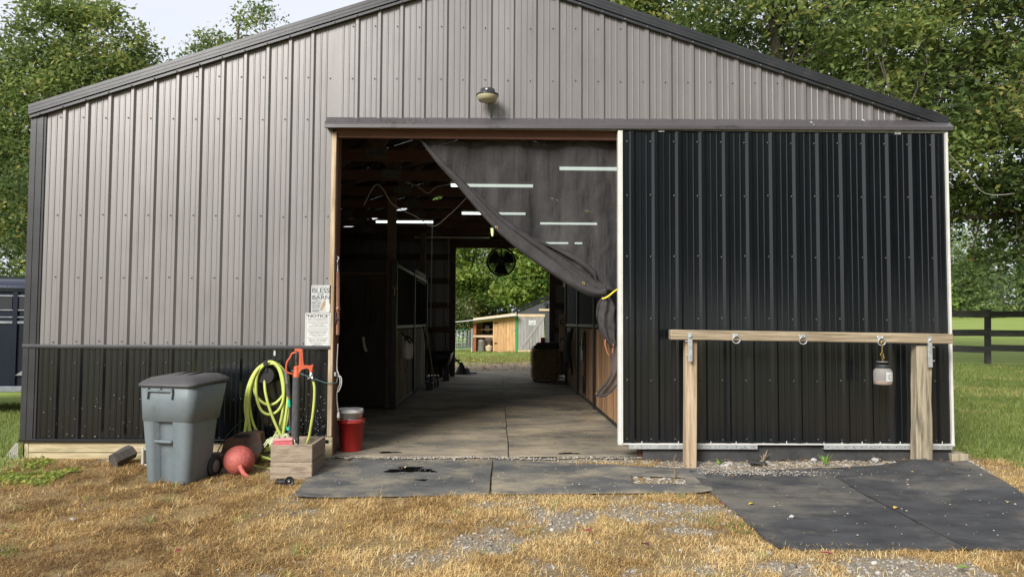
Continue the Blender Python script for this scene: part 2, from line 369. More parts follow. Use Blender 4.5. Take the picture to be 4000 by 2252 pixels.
def np_mesh(name, V, Fc, mat, tint=None, smooth=False):
    """V (n,3) float, Fc (m,k) int; tint one value per face"""
    me = bpy.data.meshes.new(name); k = Fc.shape[1]
    me.vertices.add(len(V)); me.vertices.foreach_set('co', V.astype(np.float32).ravel())
    me.loops.add(Fc.size); me.loops.foreach_set('vertex_index', Fc.astype(np.int32).ravel())
    me.polygons.add(len(Fc)); me.polygons.foreach_set('loop_start', np.arange(0, Fc.size, k, dtype=np.int32))
    if smooth: me.polygons.foreach_set('use_smooth', np.ones(len(Fc), bool))
    if tint is not None:
        a = me.attributes.new('tint', 'FLOAT', 'FACE'); a.data.foreach_set('value', tint.astype(np.float32))
    me.materials.append(MATS[mat]); me.update(calc_edges=True); return me
def sstep(a, b, x):
    t = np.clip((np.asarray(x, float)-a)/(b-a), 0, 1); return t*t*(3-2*t)
def vnoise(x, y, seed=0):
    """smooth value noise, 0..1"""
    x = np.asarray(x, float); y = np.asarray(y, float); xi = np.floor(x).astype(np.int64); yi = np.floor(y).astype(np.int64); fx = x-xi; fy = y-yi
    fx = fx*fx*(3-2*fx); fy = fy*fy*(3-2*fy)
    def h(a, b):
        n = (a*374761393 + b*668265263 + seed*974634541) & 0xffffffff; n = ((n ^ (n >> 13))*1274126177) & 0xffffffff
        return ((n ^ (n >> 16)) & 0xffff)/65535.
    return (h(xi, yi)*(1-fx)+h(xi+1, yi)*fx)*(1-fy) + (h(xi, yi+1)*(1-fx)+h(xi+1, yi+1)*fx)*fy
def fbm(x, y, seed=0, o=4):
    s = 0; a = .5; t = 0
    for i in range(o): s = s + a*vnoise(np.asarray(x)*2**i, np.asarray(y)*2**i, seed+i); t += a; a *= .55
    return s/t

# ---------------------------------------------------------------- ground
XL, XR, YB = -4.65, 4.54, 10.95
def gh(x, y):
    x = np.asarray(x, float); y = np.asarray(y, float)
    z = np.interp(y, [-30, -6, -3.3, -1.5, -.6, -.05, .3, 11, 13, 60], [-.30, -.12, -.06, -.03, 0, .05, .03, .02, 0, 0])
    z = z - .25*sstep(-4.5, -7.5, x)*sstep(-1.5, 4, y)
    r = sstep(4.6, 10, x); yy = np.clip(y, 0, 130)
    z = z*(1-r) + r*(.028*yy + .0001*yy*yy + np.where(y < 0, z, 0))
    far = np.hypot(x, y); z = z + .03*np.clip(far-60, 0, 200)*(1-r)*.5
    return z
def gn(x, y): return gh(x, y) + .018*(fbm(np.asarray(x)*2.2, np.asarray(y)*2.2, 3)-.5)*2
xs = np.unique(np.concatenate([np.arange(-6.5, 7.5, .07), np.arange(-20, 26, .6), np.linspace(-420, 420, 57)]))
ys = np.unique(np.concatenate([np.arange(-4.4, .6, .07), np.arange(-14, 40, .6), np.linspace(-120, 480, 49)]))
XX, YY = np.meshgrid(xs, ys)
inside = (XX > XL) & (XX < XR) & (YY > .1) & (YY < YB)
ZZ = np.where(inside, -.05, gn(XX, YY))
nx, ny = len(xs), len(ys); ii = np.arange(nx*ny).reshape(ny, nx)
FQ = np.stack([ii[:-1, :-1], ii[:-1, 1:], ii[1:, 1:], ii[1:, :-1]], -1).reshape(-1, 4)
# what lies where: dead lawn, gravel, green grass (real patches of different cover)
def green_mask(x, y):
    n = (fbm(np.asarray(x)*1.1, np.asarray(y)*1.1, 21)-.5)*1.6
    right = sstep(4.75, 5.3, x + n*.5 + .25*np.clip(y+.2, -3, 0)); right = right*sstep(-1.6, -.5, y + n*.6 + .45*(x-5.2))
    left = sstep(-4.35, -4.75, x + n*.35)*sstep(-.75, -.3, y+n*.3)
    back = .4*sstep(-4.8, -5.6, y+n*.4)
    rear = sstep(17.5, 19.5, y+n*3-.35*np.clip(-np.asarray(x, float), -3, 3)*-1)
    return np.clip(np.maximum(np.maximum(np.maximum(right, left), rear), back), 0, 1)
def gravel_mask(x, y):
    x = np.asarray(x, float); y = np.asarray(y, float)
    n = fbm(x*1.5, y*1.7, 5)*1.0; n2 = fbm(x*5, y*5, 9)
    c = 1.25*np.exp(-(((x-.70)/1.15)**2+((y+1.75)/.40)**2)) + .62*np.exp(-(((x-2.6)/.9)**2+((y+2.98)/.25)**2)) + .55*np.exp(-(((x+.45)/.9)**2+((y+2.6)/.5)**2)) + .45*np.exp(-(((x-.3)/1.6)**2+((y+3.5)/.4)**2)) + .5*np.exp(-(((x+1.6)/.5)**2+((y+1.2)/.25)**2)) + .2*np.exp(-(((x-1.2)/1.4)**2+((y+2.7)/.5)**2))
    c = c + .6*np.exp(-(((x+2.35)/.6)**2+((y+.35)/.2)**2))
    strip = sstep(1.3, 1.7, x)*sstep(4.9, 4.6, x)*sstep(-.55, -.4, y) + sstep(-1.75, -1.6, x)*sstep(1.5, 1.3, x)*sstep(-.22, -.15, y)
    return np.clip(sstep(.46, .80, c*.68 + (n-.5)*1.2 + (n2-.5)*.8 + .20) + strip, 0, 1)
ground_me = np_mesh('ground', np.stack([XX, YY, ZZ], -1).reshape(-1, 3), FQ, 'rock', smooth=True)
pa = ground_me.attributes.new('green', 'FLOAT', 'POINT'); pa.data.foreach_set('value', green_mask(XX, YY).astype(np.float32).ravel())
pa = ground_me.attributes.new('gravel', 'FLOAT', 'POINT'); pa.data.foreach_set('value', gravel_mask(XX, YY).astype(np.float32).ravel())
m, N_, L_, B_ = newmat('ground_cover')
tc_ = N_.new('ShaderNodeTexCoord')
def gnz(sc, det=8, ro=.65):
    n = N_.new('ShaderNodeTexNoise'); n.inputs['Scale'].default_value = sc; n.inputs['Detail'].default_value = det; n.inputs['Roughness'].default_value = ro
    L_.new(tc_.outputs['Object'], n.inputs[0]); return n
def ramp(src, stops):
    r = N_.new('ShaderNodeValToRGB'); el = r.color_ramp.elements
    while len(el) < len(stops): el.new(.5)
    for e, (p, c) in zip(el, stops): e.position = p; e.color = (*c, 1)
    L_.new(src, r.inputs[0]); return r.outputs[0]
def gmix(f, a, b):
    x = N_.new('ShaderNodeMix'); x.data_type = 'RGBA'; L_.new(f, x.inputs[0]); L_.new(a, x.inputs[6]); L_.new(b, x.inputs[7]); return x.outputs[2]
dead = ramp(gnz(55).outputs['Fac'], [(.28, (.12, .080, .040)), (.5, (.27, .19, .088)), (.72, (.46, .35, .17))])
deadb = ramp(gnz(2.2).outputs['Fac'], [(.32, (.11, .068, .032)), (.68, (.36, .26, .12))])
mxd = N_.new('ShaderNodeMix'); mxd.data_type = 'RGBA'; mxd.inputs[0].default_value = .45; L_.new(dead, mxd.inputs[6]); L_.new(deadb, mxd.inputs[7])
grv = ramp(gnz(90, 4).outputs['Fac'], [(.3, (.14, .125, .10)), (.5, (.27, .245, .205)), (.7, (.40, .375, .33))])
grn = ramp(gnz(20).outputs['Fac'], [(.3, (.09, .14, .026)), (.55, (.175, .24, .05)), (.8, (.28, .33, .085))])
grn2 = ramp(gnz(.5).outputs['Fac'], [(.35, (.20, .27, .055)), (.65, (.33, .36, .11))])
mxg = N_.new('ShaderNodeMix'); mxg.data_type = 'RGBA'; mxg.inputs[0].default_value = .5; L_.new(grn, mxg.inputs[6]); L_.new(grn2, mxg.inputs[7])
ag = N_.new('ShaderNodeAttribute'); ag.attribute_name = 'green'; ar = N_.new('ShaderNodeAttribute'); ar.attribute_name = 'gravel'
ml_ = N_.new('ShaderNodeMath'); ml_.operation = 'MULTIPLY'; ml_.inputs[1].default_value = .72; L_.new(ar.outputs['Fac'], ml_.inputs[0])
c_ = gmix(ml_.outputs[0], mxd.outputs[2], grv); c_ = gmix(ag.outputs['Fac'], c_, mxg.outputs[2])
L_.new(c_, B_.inputs['Base Color']); B_.inputs['Roughness'].default_value = .95; B_.inputs['Specular IOR Level'].default_value = .15
bp_ = N_.new('ShaderNodeBump'); bp_.inputs['Strength'].default_value = .8; bp_.inputs['Distance'].default_value = .02
L_.new(gnz(70, 5).outputs['Fac'], bp_.inputs['Height']); L_.new(bp_.outputs[0], B_.inputs['Normal'])
ground_me.materials[0] = m
ground = link(bpy.data.objects.new('ground', ground_me)); struct(ground)

# ---------------------------------------------------------------- barn
RX, FZ = -.085, .08
def zlow(x): return 4.925 - .331*abs(x-RX)
barn = thing('barn', 'grey steel pole barn with black wainscot, black roof trim and open doorway', 'barn', (-.055, 0, 0))
def sheet_profile(x0, x1, ribs, rb=.064, rt=.026, h=.021, mh=.0042):
    """(x, depth) points of a ribbed steel sheet with major ribs at the given x and two minor ribs between"""
    P = [(x0, 0)]; rs = sorted(ribs); allr = []
    for i, r in enumerate(rs):
        allr.append((r, rb, rt, h))
    full = [rs[0]-(rs[1]-rs[0])] + rs + [rs[-1]+(rs[-1]-rs[-2])]
    for a, b in zip(full, full[1:]):
        for t in (.37, .63): allr.append((a+(b-a)*t, .020, .008, mh))
    for r, w, t, hh in sorted(allr):
        if r-w/2 > x0+.001 and r+w/2 < x1-.001: P += [(r-w/2, 0), (r-t/2, hh), (r+t/2, hh), (r+w/2, 0)]
    P.append((x1, 0)); return P
def sheet(prof, zb, zt, y=0, side=-1):
    mb = MB(); n = len(prof)
    vs = [(x, y+side*d, zb(x)) for x, d in prof] + [(x, y+side*d, zt(x)) for x, d in prof]
    mb.add(vs, [(k, k+1, n+k+1, n+k) for k in range(n-1)]); return mb
ribsL = [-.103-.2235*k for k in range(0, 21)]; ribsR = [-.103+.230*k for k in range(1, 20)]
ribs = sorted(r for r in ribsL+ribsR if XL+.03 < r < XR-.03)
DL, DR = -1.66, 1.42                       # the doorway
edges = [XL+.01] + [(ribs[i]+ribs[i+1])/2-.07 for i in range(1, len(ribs)-1, 4)] + [XR-.01]
screws = MB()
def screw(x, z, y=-.004, r=.005):
    screws.lathe([(r*1.5, 0), (r*1.5, .002), (r, .0025), (r, .006), (r*.4, .0075)], (x, y, z), 6, (0, -1, 0), smooth=False)
for a, b in zip(edges, edges[1:]):
    # split a sheet where the doorway cuts it
    for p, q, low in ((a, min(b, DL), 1.145), (max(a, DL), b, 3.43)):
        if q-p < .03: continue
        pr = sheet_profile(p, q, ribs)
        sheet(pr, lambda x: low, lambda x: zlow(x)+.02).build('wall_panel', 'steel_grey', barn)
    if a < DL:
        q = min(b, DL-.004)
        pr = sheet_profile(a, q, ribs)
        sheet(pr, lambda x: .225, lambda x: 1.15, .0).build('wainscot_panel', 'steel_black', barn)
for r in ribs:
    for z in (1.19, 1.83, 2.45, 3.43, 3.86, 4.4):
        if z < 3.3 and r > DL: continue
        if z < zlow(r)-.06: screw(r-.045, z + random.uniform(-.006, .006))
    if r < DL:
        for z in (.265, .63, .98): screw(r-.045, z + random.uniform(-.006, .006))
    screw(r, zlow(r)+.012, -.05, .007)
struct(screws.build('screw', 'screw_metal', barn), 'stuff')
# corner trims
for x, s in ((XL, 1), (XR, -1)):
    mb = MB(); mb.extr([(0, 0)]*2, (0, 0, 0), (0, 0, 1)); mb = MB()
    pr = [(x+s*.125, 0), (x+s*.12, .012), (x+s*.10, .014), (x+s*.098, .022), (x+s*.035, .022), (x+s*.033, .027), (x-s*.022, .027)]
    n = len(pr); zt_ = zlow(x)+.05
    vs = [(a, -d, .215) for a, d in pr] + [(x-s*.022, .12, .215)] + [(a, -d, zt_) for a, d in pr] + [(x-s*.022, .12, zt_)]
    mb.add(vs, [(k, k+1, n+1+k+1, n+1+k) for k in range(n)]); mb.build('corner_trim', 'trim_dark', barn)
mb = MB(); mb.extr([(.0, .015), (-.034, .012), (-.036, -.004), (-.036, -.022), (-.024, -.024)], (XL-.024, 0, 1.15), (DL-.002, 0, 1.15)); mb.build('wainscot_cap', 'trim_dark', barn)
mb = MB(); mb.extr([(-.024, .016), (-.029, .010), (-.030, -.014), (.01, -.018)], (XL-.03, 0, .222), (DL-.006, 0, .222)); mb.build('bottom_trim', 'steel_black', barn)
mb = MB()
for i in range(170):                       # mud and paint specks low on the wainscot
    x = random.choice([random.uniform(XL+.15, DL-.03), random.uniform(-2.0, DL-.03)]); z = .24+abs(random.gauss(0, .22)); r = random.uniform(.0015, .0045)
    if z < 1.1: mb.lathe([(r, 0), (r*.5, .001)], (x, -.0235, z), 5, (0, -1, 0), smooth=False)
struct(mb.build('mud_speck', 'mud', barn), 'stuff')
# rake trims and roof
RK = [(.02, 0), (-.050, 0), (-.050, .024), (-.038, .028), (-.062, .034), (-.062, .058), (-.060, .060), (-.062, .062), (-.062, .092), (-.060, .094), (-.062, .096), (-.062, .128), (.0, .134)]
for s in (-1, 1):
    x1 = (XL-.025) if s < 0 else (XR+.03)
    n = len(RK); mb = MB()
    nx_, nz_ = s*.314, .949
    A = (RX, zlow(RX)); Bq = (x1, zlow(x1))
    vs = [(A[0], y, A[1]+h*1.054) for y, h in RK] + [(Bq[0]+nx_*h*.25, y, Bq[1]+1.03*h) for y, h in RK]
    f = [(k, k+1, n+k+1, n+k) for k in range(n-1)] + [tuple(range(n, 2*n))]
    mb.add(vs, f); mb.build('rake_trim', 'trim_dark', barn)
    # roof sheets, each a yard wide along the building
    k = 0; y = -.055
    while y < YB+.05:
        y2 = min(y+.915, YB+.06); mb = MB(); pr = []
        yy = y
        pr = [(y, 0)]
        for j in range(4):
            c = y+.114+.2286*j
            if c+.03 < y2: pr += [(c-.031, 0), (c-.012, .019), (c+.012, .019), (c+.031, 0)]
        pr.append((y2-.004, 0)); m_ = len(pr)
        za, zb_ = zlow(RX)+.137, zlow(x1)+.134
        vs = [(RX, q, za+h) for q, h in pr] + [(x1+s*.015, q, zb_+h+.002) for q, h in pr]
        mb.add(vs, [(i, i+1, m_+i+1, m_+i) for i in range(m_-1)]); mb.build('roof_panel', 'roof_steel', barn); y = y2
# eave fascia, side walls, rear wall
for x, s in ((XL, -1), (XR, 1)):
    y = 0
    while y < YB-.1:
        y2 = min(y+.9144, YB); rb = [y+.114+.2286*j for j in range(4) if y+.114+.2286*j < y2]
        pr = sheet_profile(y, y2, rb if len(rb) > 1 else [y+.1, y+.3]); n = len(pr)
        lo = .06
        vs = [(x+s*d, q, lo) for q, d in pr] + [(x+s*d, q, zlow(x)+.06) for q, d in pr]
        MB().add(vs, [(k, k+1, n+k+1, n+k) for k in range(n-1)]).build('side_panel', 'steel_black' if s > 0 else 'steel_grey', barn); y = y2
    MB().box((x-.02+s*.03, 0, zlow(x)+.02), (x+s*.03+.02, YB, zlow(x)+.14)).build('eave_trim', 'trim_dark', barn)
RL, RR, RZ = -1.07, 1.29, 3.25            # rear doorway
e2 = list(np.arange(XL, XR, .9144)) + [XR]
for a, b in zip(e2, e2[1:]):
    for p, q, low in ((a, min(b, RL), .1), (max(a, RL), min(b, RR), RZ), (max(a, RR), b, .1)):
        if q-p < .03: continue
        rb = [r for r in np.arange(XL+.1, XR, .2286)]
        sheet(sheet_profile(p, q, rb), lambda x: low, lambda x: zlow(x)+.02, YB, 1).build('rear_panel', 'steel_grey', barn)
for z in (.55, 1.15, 1.75, 2.35, 2.95, 3.45):
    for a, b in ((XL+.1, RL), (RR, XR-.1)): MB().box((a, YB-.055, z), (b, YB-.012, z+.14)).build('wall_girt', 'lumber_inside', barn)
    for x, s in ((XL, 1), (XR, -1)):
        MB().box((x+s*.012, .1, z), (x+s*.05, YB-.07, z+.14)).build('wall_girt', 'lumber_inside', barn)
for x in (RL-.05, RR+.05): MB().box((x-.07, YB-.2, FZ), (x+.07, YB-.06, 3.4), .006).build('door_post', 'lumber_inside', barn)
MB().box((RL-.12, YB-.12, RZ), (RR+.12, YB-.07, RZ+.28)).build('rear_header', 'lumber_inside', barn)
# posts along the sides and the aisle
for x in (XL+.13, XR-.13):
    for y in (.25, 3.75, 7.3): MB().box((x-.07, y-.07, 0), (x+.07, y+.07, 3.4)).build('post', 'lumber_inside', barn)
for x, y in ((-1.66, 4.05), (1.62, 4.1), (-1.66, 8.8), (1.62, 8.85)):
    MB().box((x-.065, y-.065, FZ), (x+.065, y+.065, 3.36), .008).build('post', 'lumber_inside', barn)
# front doorway: jamb, beam, floor sill post, splash boards
MB().box((-1.680, -.028, .27), (-1.634, .022, 3.30), .004).build('door_jamb', 'lumber_pale', barn)
MB().box((-1.674, .022, .06), (-1.622, .17, 3.28), .004).build('door_jamb', 'lumber_red', barn)
MB().box((-1.70, -.018, .03), (-1.628, .02, .265), .006).build('door_jamb', 'lumber_splash', barn)
MB().box((-1.68, .0, 3.255), (1.75, .045, 3.42), .004).build('header_beam', 'lumber_red', barn)
MB().box((1.42, .02, .05), (1.50, .15, 3.28), .004).build('door_jamb', 'lumber_red', barn)
for z0, z1, x0, x1 in ((-.03, .098, -4.60, -1.71), (.104, .205, -4.60, -1.71)):
    MB().box((x0, .002, z0), (x1, .042, z1), .005).build('splash_board', 'lumber_splash', barn)
MB().box((-4.64, -.004, -.06), (-4.595, .10, .205), .006).build('splash_board', 'lumber_splash', barn)
MB().box((4.49, -.13, .03), (4.66, .05, .13), .006).build('splash_board', 'post_weathered', barn)
# hood over the door track
def zt(x): return .006*(x-1.43)
mb = MB(); a, b = -1.735, 4.585
mb.extr([(-.004, .0), (-.012, .003), (-.118, -.088), (-.124, -.096), (-.124, -.130), (-.112, -.132), (-.112, -.102), (-.02, -.02)], (a, 0, 3.472+zt(a)), (b, 0, 3.472+zt(b)))
mb.add([(b, -.004, 3.472+zt(b)), (b, -.118, 3.384+zt(b)), (b, -.124, 3.345+zt(b)), (b, -.004, 3.36+zt(b))], [(0, 1, 2, 3)])
mb.add([(a, -.004, 3.472+zt(a)), (a, -.118, 3.384+zt(a)), (a, -.124, 3.345+zt(a)), (a, -.004, 3.36+zt(a))], [(0, 1, 2, 3)])
hood = mb.build('track_hood', 'hood', barn)
mb = MB()
for i in range(140):                       # spattered droppings and grit on the hood
    x = random.choice([random.uniform(-1.7, -.3), random.uniform(-1.7, -.9), random.uniform(-1.7, 4.4)]); t = random.uniform(.35, .95); r = random.uniform(.002, .0055)
    c = Vector((x, -.012-.106*t-.002, 3.475-.091*t+zt(x)+.001)); mb.lathe([(r, 0), (r*.6, .0015)], c, 5, (0, -.65, .76), smooth=False)
struct(mb.build('grit', 'cord_dark', hood), 'stuff')
for x, t, r in ((3.16, .5, .012), (3.71, .1, .013), (3.17, .85, .006), (.3, .3, .004), (3.72, .22, .006)):
    mb = MB(); c = Vector((x, -.012-.106*t-.003, 3.475-.091*t+zt(x)+.002))
    ring = [c + Vector((math.cos(k)*r*random.uniform(.6, 1.4), -.65*0+math.sin(k)*r*.76*-1*random.uniform(.7, 1.3), -abs(0)+math.sin(k)*r*-.65)) for k in np.arange(0, 6.28, .7)]
    mb.add(ring, [tuple(range(len(ring)))]); mb.build('bird_dropping', 'white_trim', hood)
MB().box((-1.62, -.09, 3.338), (4.55, -.045, 3.375)).build('door_track', 'galv', barn)
# rubber skirt under the sliding door
mb = MB()
mb.grid(lambda u, v: (1.44+u*3.08, -.055-.012*math.sin(u*9)*v-.03*v, .215-(.17+.012*math.sin(u*5+1))*v), 30, 4); mb.build('rubber_skirt', 'rubber_skirt', barn)

# trusses: one built, the rest copies with their own parts
def bar(p, q, w, t, y):
    """a timber lying in a plane of constant y from p to q (x, z), w deep, t thick"""
    d = Vector((q[0]-p[0], 0, q[1]-p[1])); n_ = Vector((-d.z, 0, d.x)).normalized()*w/2
    P = Vector((p[0], 0, p[1])); Q = Vector((q[0], 0, q[1])); vs = []
    for yy in (y-t/2, y+t/2):
        for c in (P-n_, P+n_, Q+n_, Q-n_): vs.append(c+Vector((0, yy, 0)))
    return MB().add(vs, [(0, 1, 2, 3), (7, 6, 5, 4), (0, 4, 5, 1), (1, 5, 6, 2), (2, 6, 7, 3), (3, 7, 4, 0)])
ez = 3.44
TP = {}
TP['truss'] = [bar((XL+.05, ez), (XR-.05, ez), .14, .04, 0).mesh('truss', 'truss_wood')]
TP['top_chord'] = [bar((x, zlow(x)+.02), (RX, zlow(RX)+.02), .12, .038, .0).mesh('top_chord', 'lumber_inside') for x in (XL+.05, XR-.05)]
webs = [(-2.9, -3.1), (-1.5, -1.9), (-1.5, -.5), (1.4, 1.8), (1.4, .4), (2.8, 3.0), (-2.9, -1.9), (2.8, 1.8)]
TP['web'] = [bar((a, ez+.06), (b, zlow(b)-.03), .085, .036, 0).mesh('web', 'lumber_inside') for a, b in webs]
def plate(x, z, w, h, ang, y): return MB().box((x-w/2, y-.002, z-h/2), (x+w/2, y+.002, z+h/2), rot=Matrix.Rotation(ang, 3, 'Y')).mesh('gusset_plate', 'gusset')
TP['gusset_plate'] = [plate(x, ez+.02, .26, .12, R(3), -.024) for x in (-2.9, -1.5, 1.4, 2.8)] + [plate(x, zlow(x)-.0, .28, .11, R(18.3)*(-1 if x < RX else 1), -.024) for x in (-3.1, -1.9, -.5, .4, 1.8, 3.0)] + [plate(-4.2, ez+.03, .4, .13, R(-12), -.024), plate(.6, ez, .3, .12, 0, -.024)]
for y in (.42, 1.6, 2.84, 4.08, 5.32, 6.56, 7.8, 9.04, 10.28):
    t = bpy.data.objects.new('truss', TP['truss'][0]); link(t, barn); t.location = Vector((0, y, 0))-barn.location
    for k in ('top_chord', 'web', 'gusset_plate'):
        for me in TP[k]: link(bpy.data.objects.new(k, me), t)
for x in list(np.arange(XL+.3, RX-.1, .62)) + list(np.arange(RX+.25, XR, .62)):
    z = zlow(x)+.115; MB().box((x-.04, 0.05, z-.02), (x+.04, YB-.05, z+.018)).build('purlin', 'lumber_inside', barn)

# sliding door
DY = -.085
door = barn
sl = MB().box((1.20, DY+.006, .225), (4.53, DY+.045, 3.325)).build('sliding_door', 'black_steel', barn)
dr = [2.044+.2368*k for k in range(-4, 11)]; dr = [r for r in dr if 1.25 < r < 4.5]
de = [1.235, 2.16, 3.11, 4.05, 4.505]
dscrew = MB()
for a, b in zip(de, de[1:]):
    sheet(sheet_profile(a, b, dr, .080, .03, .022, .006), lambda x: .232, lambda x: 3.325, DY, -1).build('door_panel', 'steel_black', sl)
for r in dr:
    for z in (.26, .84, 1.45, 2.07, 2.68, 3.22): dscrew.lathe([(.009, 0), (.009, .002), (.0065, .003), (.0065, .006), (.002, .007)], (r-.05, DY-.004, z+random.uniform(-.006, .006)), 6, (0, -1, 0), smooth=False)
struct(dscrew.build('screw', 'screw_metal', sl), 'stuff')
mb = MB().box((1.190, DY-.030, .205), (1.222, DY+.05, 3.325), .003); mb.box((1.2225, DY-.034, .205), (1.236, DY, 3.325), .003); mb.build('edge_trim', 'white_trim', sl)
MB().box((4.507, DY-.028, .20), (4.530, DY+.05, 3.34), .003).build('edge_trim', 'white_trim', sl)
MB().box((1.1895, DY-.034, .214), (4.53, DY+.03, .224)).build('bottom_rail', 'white_trim', sl)
for a, b in ((1.29, 2.56), (3.22, 4.50)):
    mb = MB().box((a, DY-.037, .176), (b, DY-.033, .2135)); mb.box((a, DY-.037, .172), (b, DY+.01, .176)); br = mb.build('bottom_channel', 'galv', sl)
    mb = MB()
    for x in np.arange(a+.04, b, .085): mb.lathe([(.005, 0), (.005, .001)], (x, DY-.0375, .196), 6, (0, -1, 0))
    struct(mb.build('hole', 'cord_dark', br), 'stuff')
mb = MB()
for x in [1.42, 1.78, 2.1, 2.35, 2.62, 2.85, 3.05, 3.22, 3.4, 3.6, 3.78, 3.98, 4.2, 4.4]: mb.box((x-.004, DY-.036, .218), (x+.004, DY-.0345, random.uniform(.236, .252)))
struct(mb.build('clip', 'white_trim', sl), 'stuff')
MB().box((1.6, DY-.01, 3.32), (1.66, DY+.02, 3.38)).build('door_hanger', 'galv', sl)
MB().box((4.0, DY-.01, 3.32), (4.06, DY+.02, 3.38)).build('door_hanger', 'galv', sl)

# interior floor slab and its rubber mats
slab = MB().box((XL+.02, .16, -.02), (XR-.02, 13.4, FZ-.022)).build('concrete_floor', 'mat_inside'); struct(slab)
def mat_slab(name, label, corners, zf, th, mat, nu=14, nv=14, hole=None, wob=.006, seed=0, group=None, curls=(0, 0, 0, 0)):
    """a thick rubber sheet lying over zf(x, y); corners run front-left, front-right, back-right, back-left"""
    c = [Vector((p[0], p[1], 0)) for p in corners]
    def pt(u, v):
        p = (c[0]*(1-u)+c[1]*u)*(1-v) + (c[3]*(1-u)+c[2]*u)*v
        e = min(u, 1-u, v, 1-v)
        k = .012*(float(fbm(p.x*3+9, p.y*3, seed+40))-.5)*2 if e < .001 else 0
        curl = .020*sum(max(0, 1-(p-q).length/.28)**2*w_ for q, w_ in zip(c, curls))
        return Vector((p.x+k, p.y+k, curl + float(zf(p.x, p.y)) + wob*2*(float(fbm(p.x*1.7, p.y*1.7, seed))-.5)))
    P = [[pt(i/nu, j/nv) for i in range(nu+1)] for j in range(nv+1)]
    keep = lambda i, j: not (hole and hole[0] <= i < hole[1] and hole[2] <= j < hole[3])
    vs, fs = [], []; w = nu+1; n = w*(nv+1)
    vs = [p for row in P for p in row] + [p-Vector((0, 0, th)) for row in P for p in row]
    for j in range(nv):
        for i in range(nu):
            if not keep(i, j): continue
            a, b, d, e = j*w+i, j*w+i+1, (j+1)*w+i+1, (j+1)*w+i
            fs += [(a, b, d, e), (n+e, n+d, n+b, n+a)]
            for (di, dj, s0, s1) in ((0, -1, a, b), (1, 0, b, d), (0, 1, d, e), (-1, 0, e, a)):
                q, r = i+di, j+dj
                if q < 0 or r < 0 or q >= nu or r >= nv or not keep(q, r): fs.append((s1, s0, n+s0, n+s1))
    o = (c[0]+c[1]+c[2]+c[3])/4
    mb = MB().add(vs, fs); return mb.top(name, mat, label, 'mat', (o.x, o.y, float(zf(o.x, o.y))), group)
flat = lambda x, y: FZ
ys_ = [(.0, 1.85), (1.865, 3.7), (3.715, 5.55), (5.565, 7.4), (7.415, 9.25), (9.265, 11.2)]
dist = ['at the front of the aisle', 'second row in from the doorway', 'third row in from the doorway', 'beside the dark middle stalls', 'under the hanging fan', 'at the rear doorway']
for i, (a, b) in enumerate(ys_):
    for s, (x0, x1) in (('left', (-1.68, .112)), ('right', (.125, 1.62))):
        fr = a + (0 if i else (.0 if s == 'left' else .04))
        mat_slab('rubber_mat', f'dusty rubber floor mat, {s} side, {dist[i]}', [(x0, fr), (x1, fr+(.06 if (i == 0 and s == 'right') else 0)), (x1, b), (x0, b)], flat, .02, 'mat_inside', 12, 8, wob=.004, seed=i*3)
outz = lambda x, y: .022 + np.interp(y, [-1.4, -.1], [-.022, .035])
mat_slab('rubber_mat', 'grey rubber mat with a wet puddle outside the doorway, beside wooden planter box', [(-1.63, -1.34), (-.065, -1.27), (-.045, -.08), (-1.72, -.10)], outz, .018, 'mat_front', 16, 12, seed=30, wob=.012, curls=(.6, .5, .3, .6))
mat_slab('rubber_mat', 'grey rubber mat with a square cut-out, outside doorway by hitching post', [(-.045, -1.27), (1.80, -1.19), (1.93, -.42), (-.03, -.07)], outz, .018, 'mat_front', 20, 14, hole=(13, 18, 4, 9), seed=33, wob=.012, curls=(.2, 1.4, .6, .3))
def rz_(x, y): return float(gh(x, y)) + .026 + .06*math.exp(-(((x-4.05)/.22)**2+((y+.36)/.13)**2)) + .03*math.exp(-(((x-4.3)/.5)**2+((y+.7)/.5)**2))
mat_slab('rubber_mat', 'black rubber mat with sandy gravel on it in front of the hitching rail', [(1.80, -2.62), (3.005, -2.63), (3.05, -.42), (1.78, -.50)], rz_, .022, 'mat_black', 18, 24, seed=36, wob=.014, curls=(1.0, .4, .3, .3))
mat_slab('rubber_mat', 'black rubber mat humped up at the right hitching post', [(3.012, -2.63), (4.02, -2.66), (4.64, -.16), (3.057, -.42)], rz_, .022, 'mat_black', 26, 26, seed=39, wob=.014, curls=(.4, .8, .5, .3))
def blotch(name, label, c, rx, ry, zf, mat, seed, cat='puddle', up=.004):
    rg = random.Random(seed); pts = []
    for k in range(40):
        a = 2*math.pi*k/40; q = 1 + .35*math.sin(3*a+seed)+.2*math.sin(7*a+seed*2)+rg.uniform(-.12, .12)
        x, y = c[0]+rx*q*math.cos(a), c[1]+ry*q*math.sin(a); pts.append(Vector((x, y, float(zf(x, y))+up)))
    ctr = Vector((c[0], c[1], float(zf(*c))+up)); mb = MB().add([ctr]+pts, [(0, 1+k, 1+(k+1) % 40) for k in range(40)])
    return mb.top(name, mat, label, cat, ctr)
pz = lambda x, y: float(outz(x, y)) + .008*2*(float(fbm(x*1.7, y*1.7, 30))-.5)
blotch('puddle', 'dark wet puddle on left outer rubber mat', (-.80, -.50), .20, .09, pz, 'puddle', 3)
blotch('puddle', 'small streaky wet spot in front of the dark puddle', (-.66, -.86), .05, .02, pz, 'puddle', 5)
blotch('puddle', 'small wet spot on the aisle mat near red bucket', (-1.10, .16), .10, .035, flat, 'puddle', 8, up=.008)
blotch('puddle', 'small wet spot on aisle mat near sliding door', (.72, .12), .10, .03, flat, 'puddle', 9, up=.008)

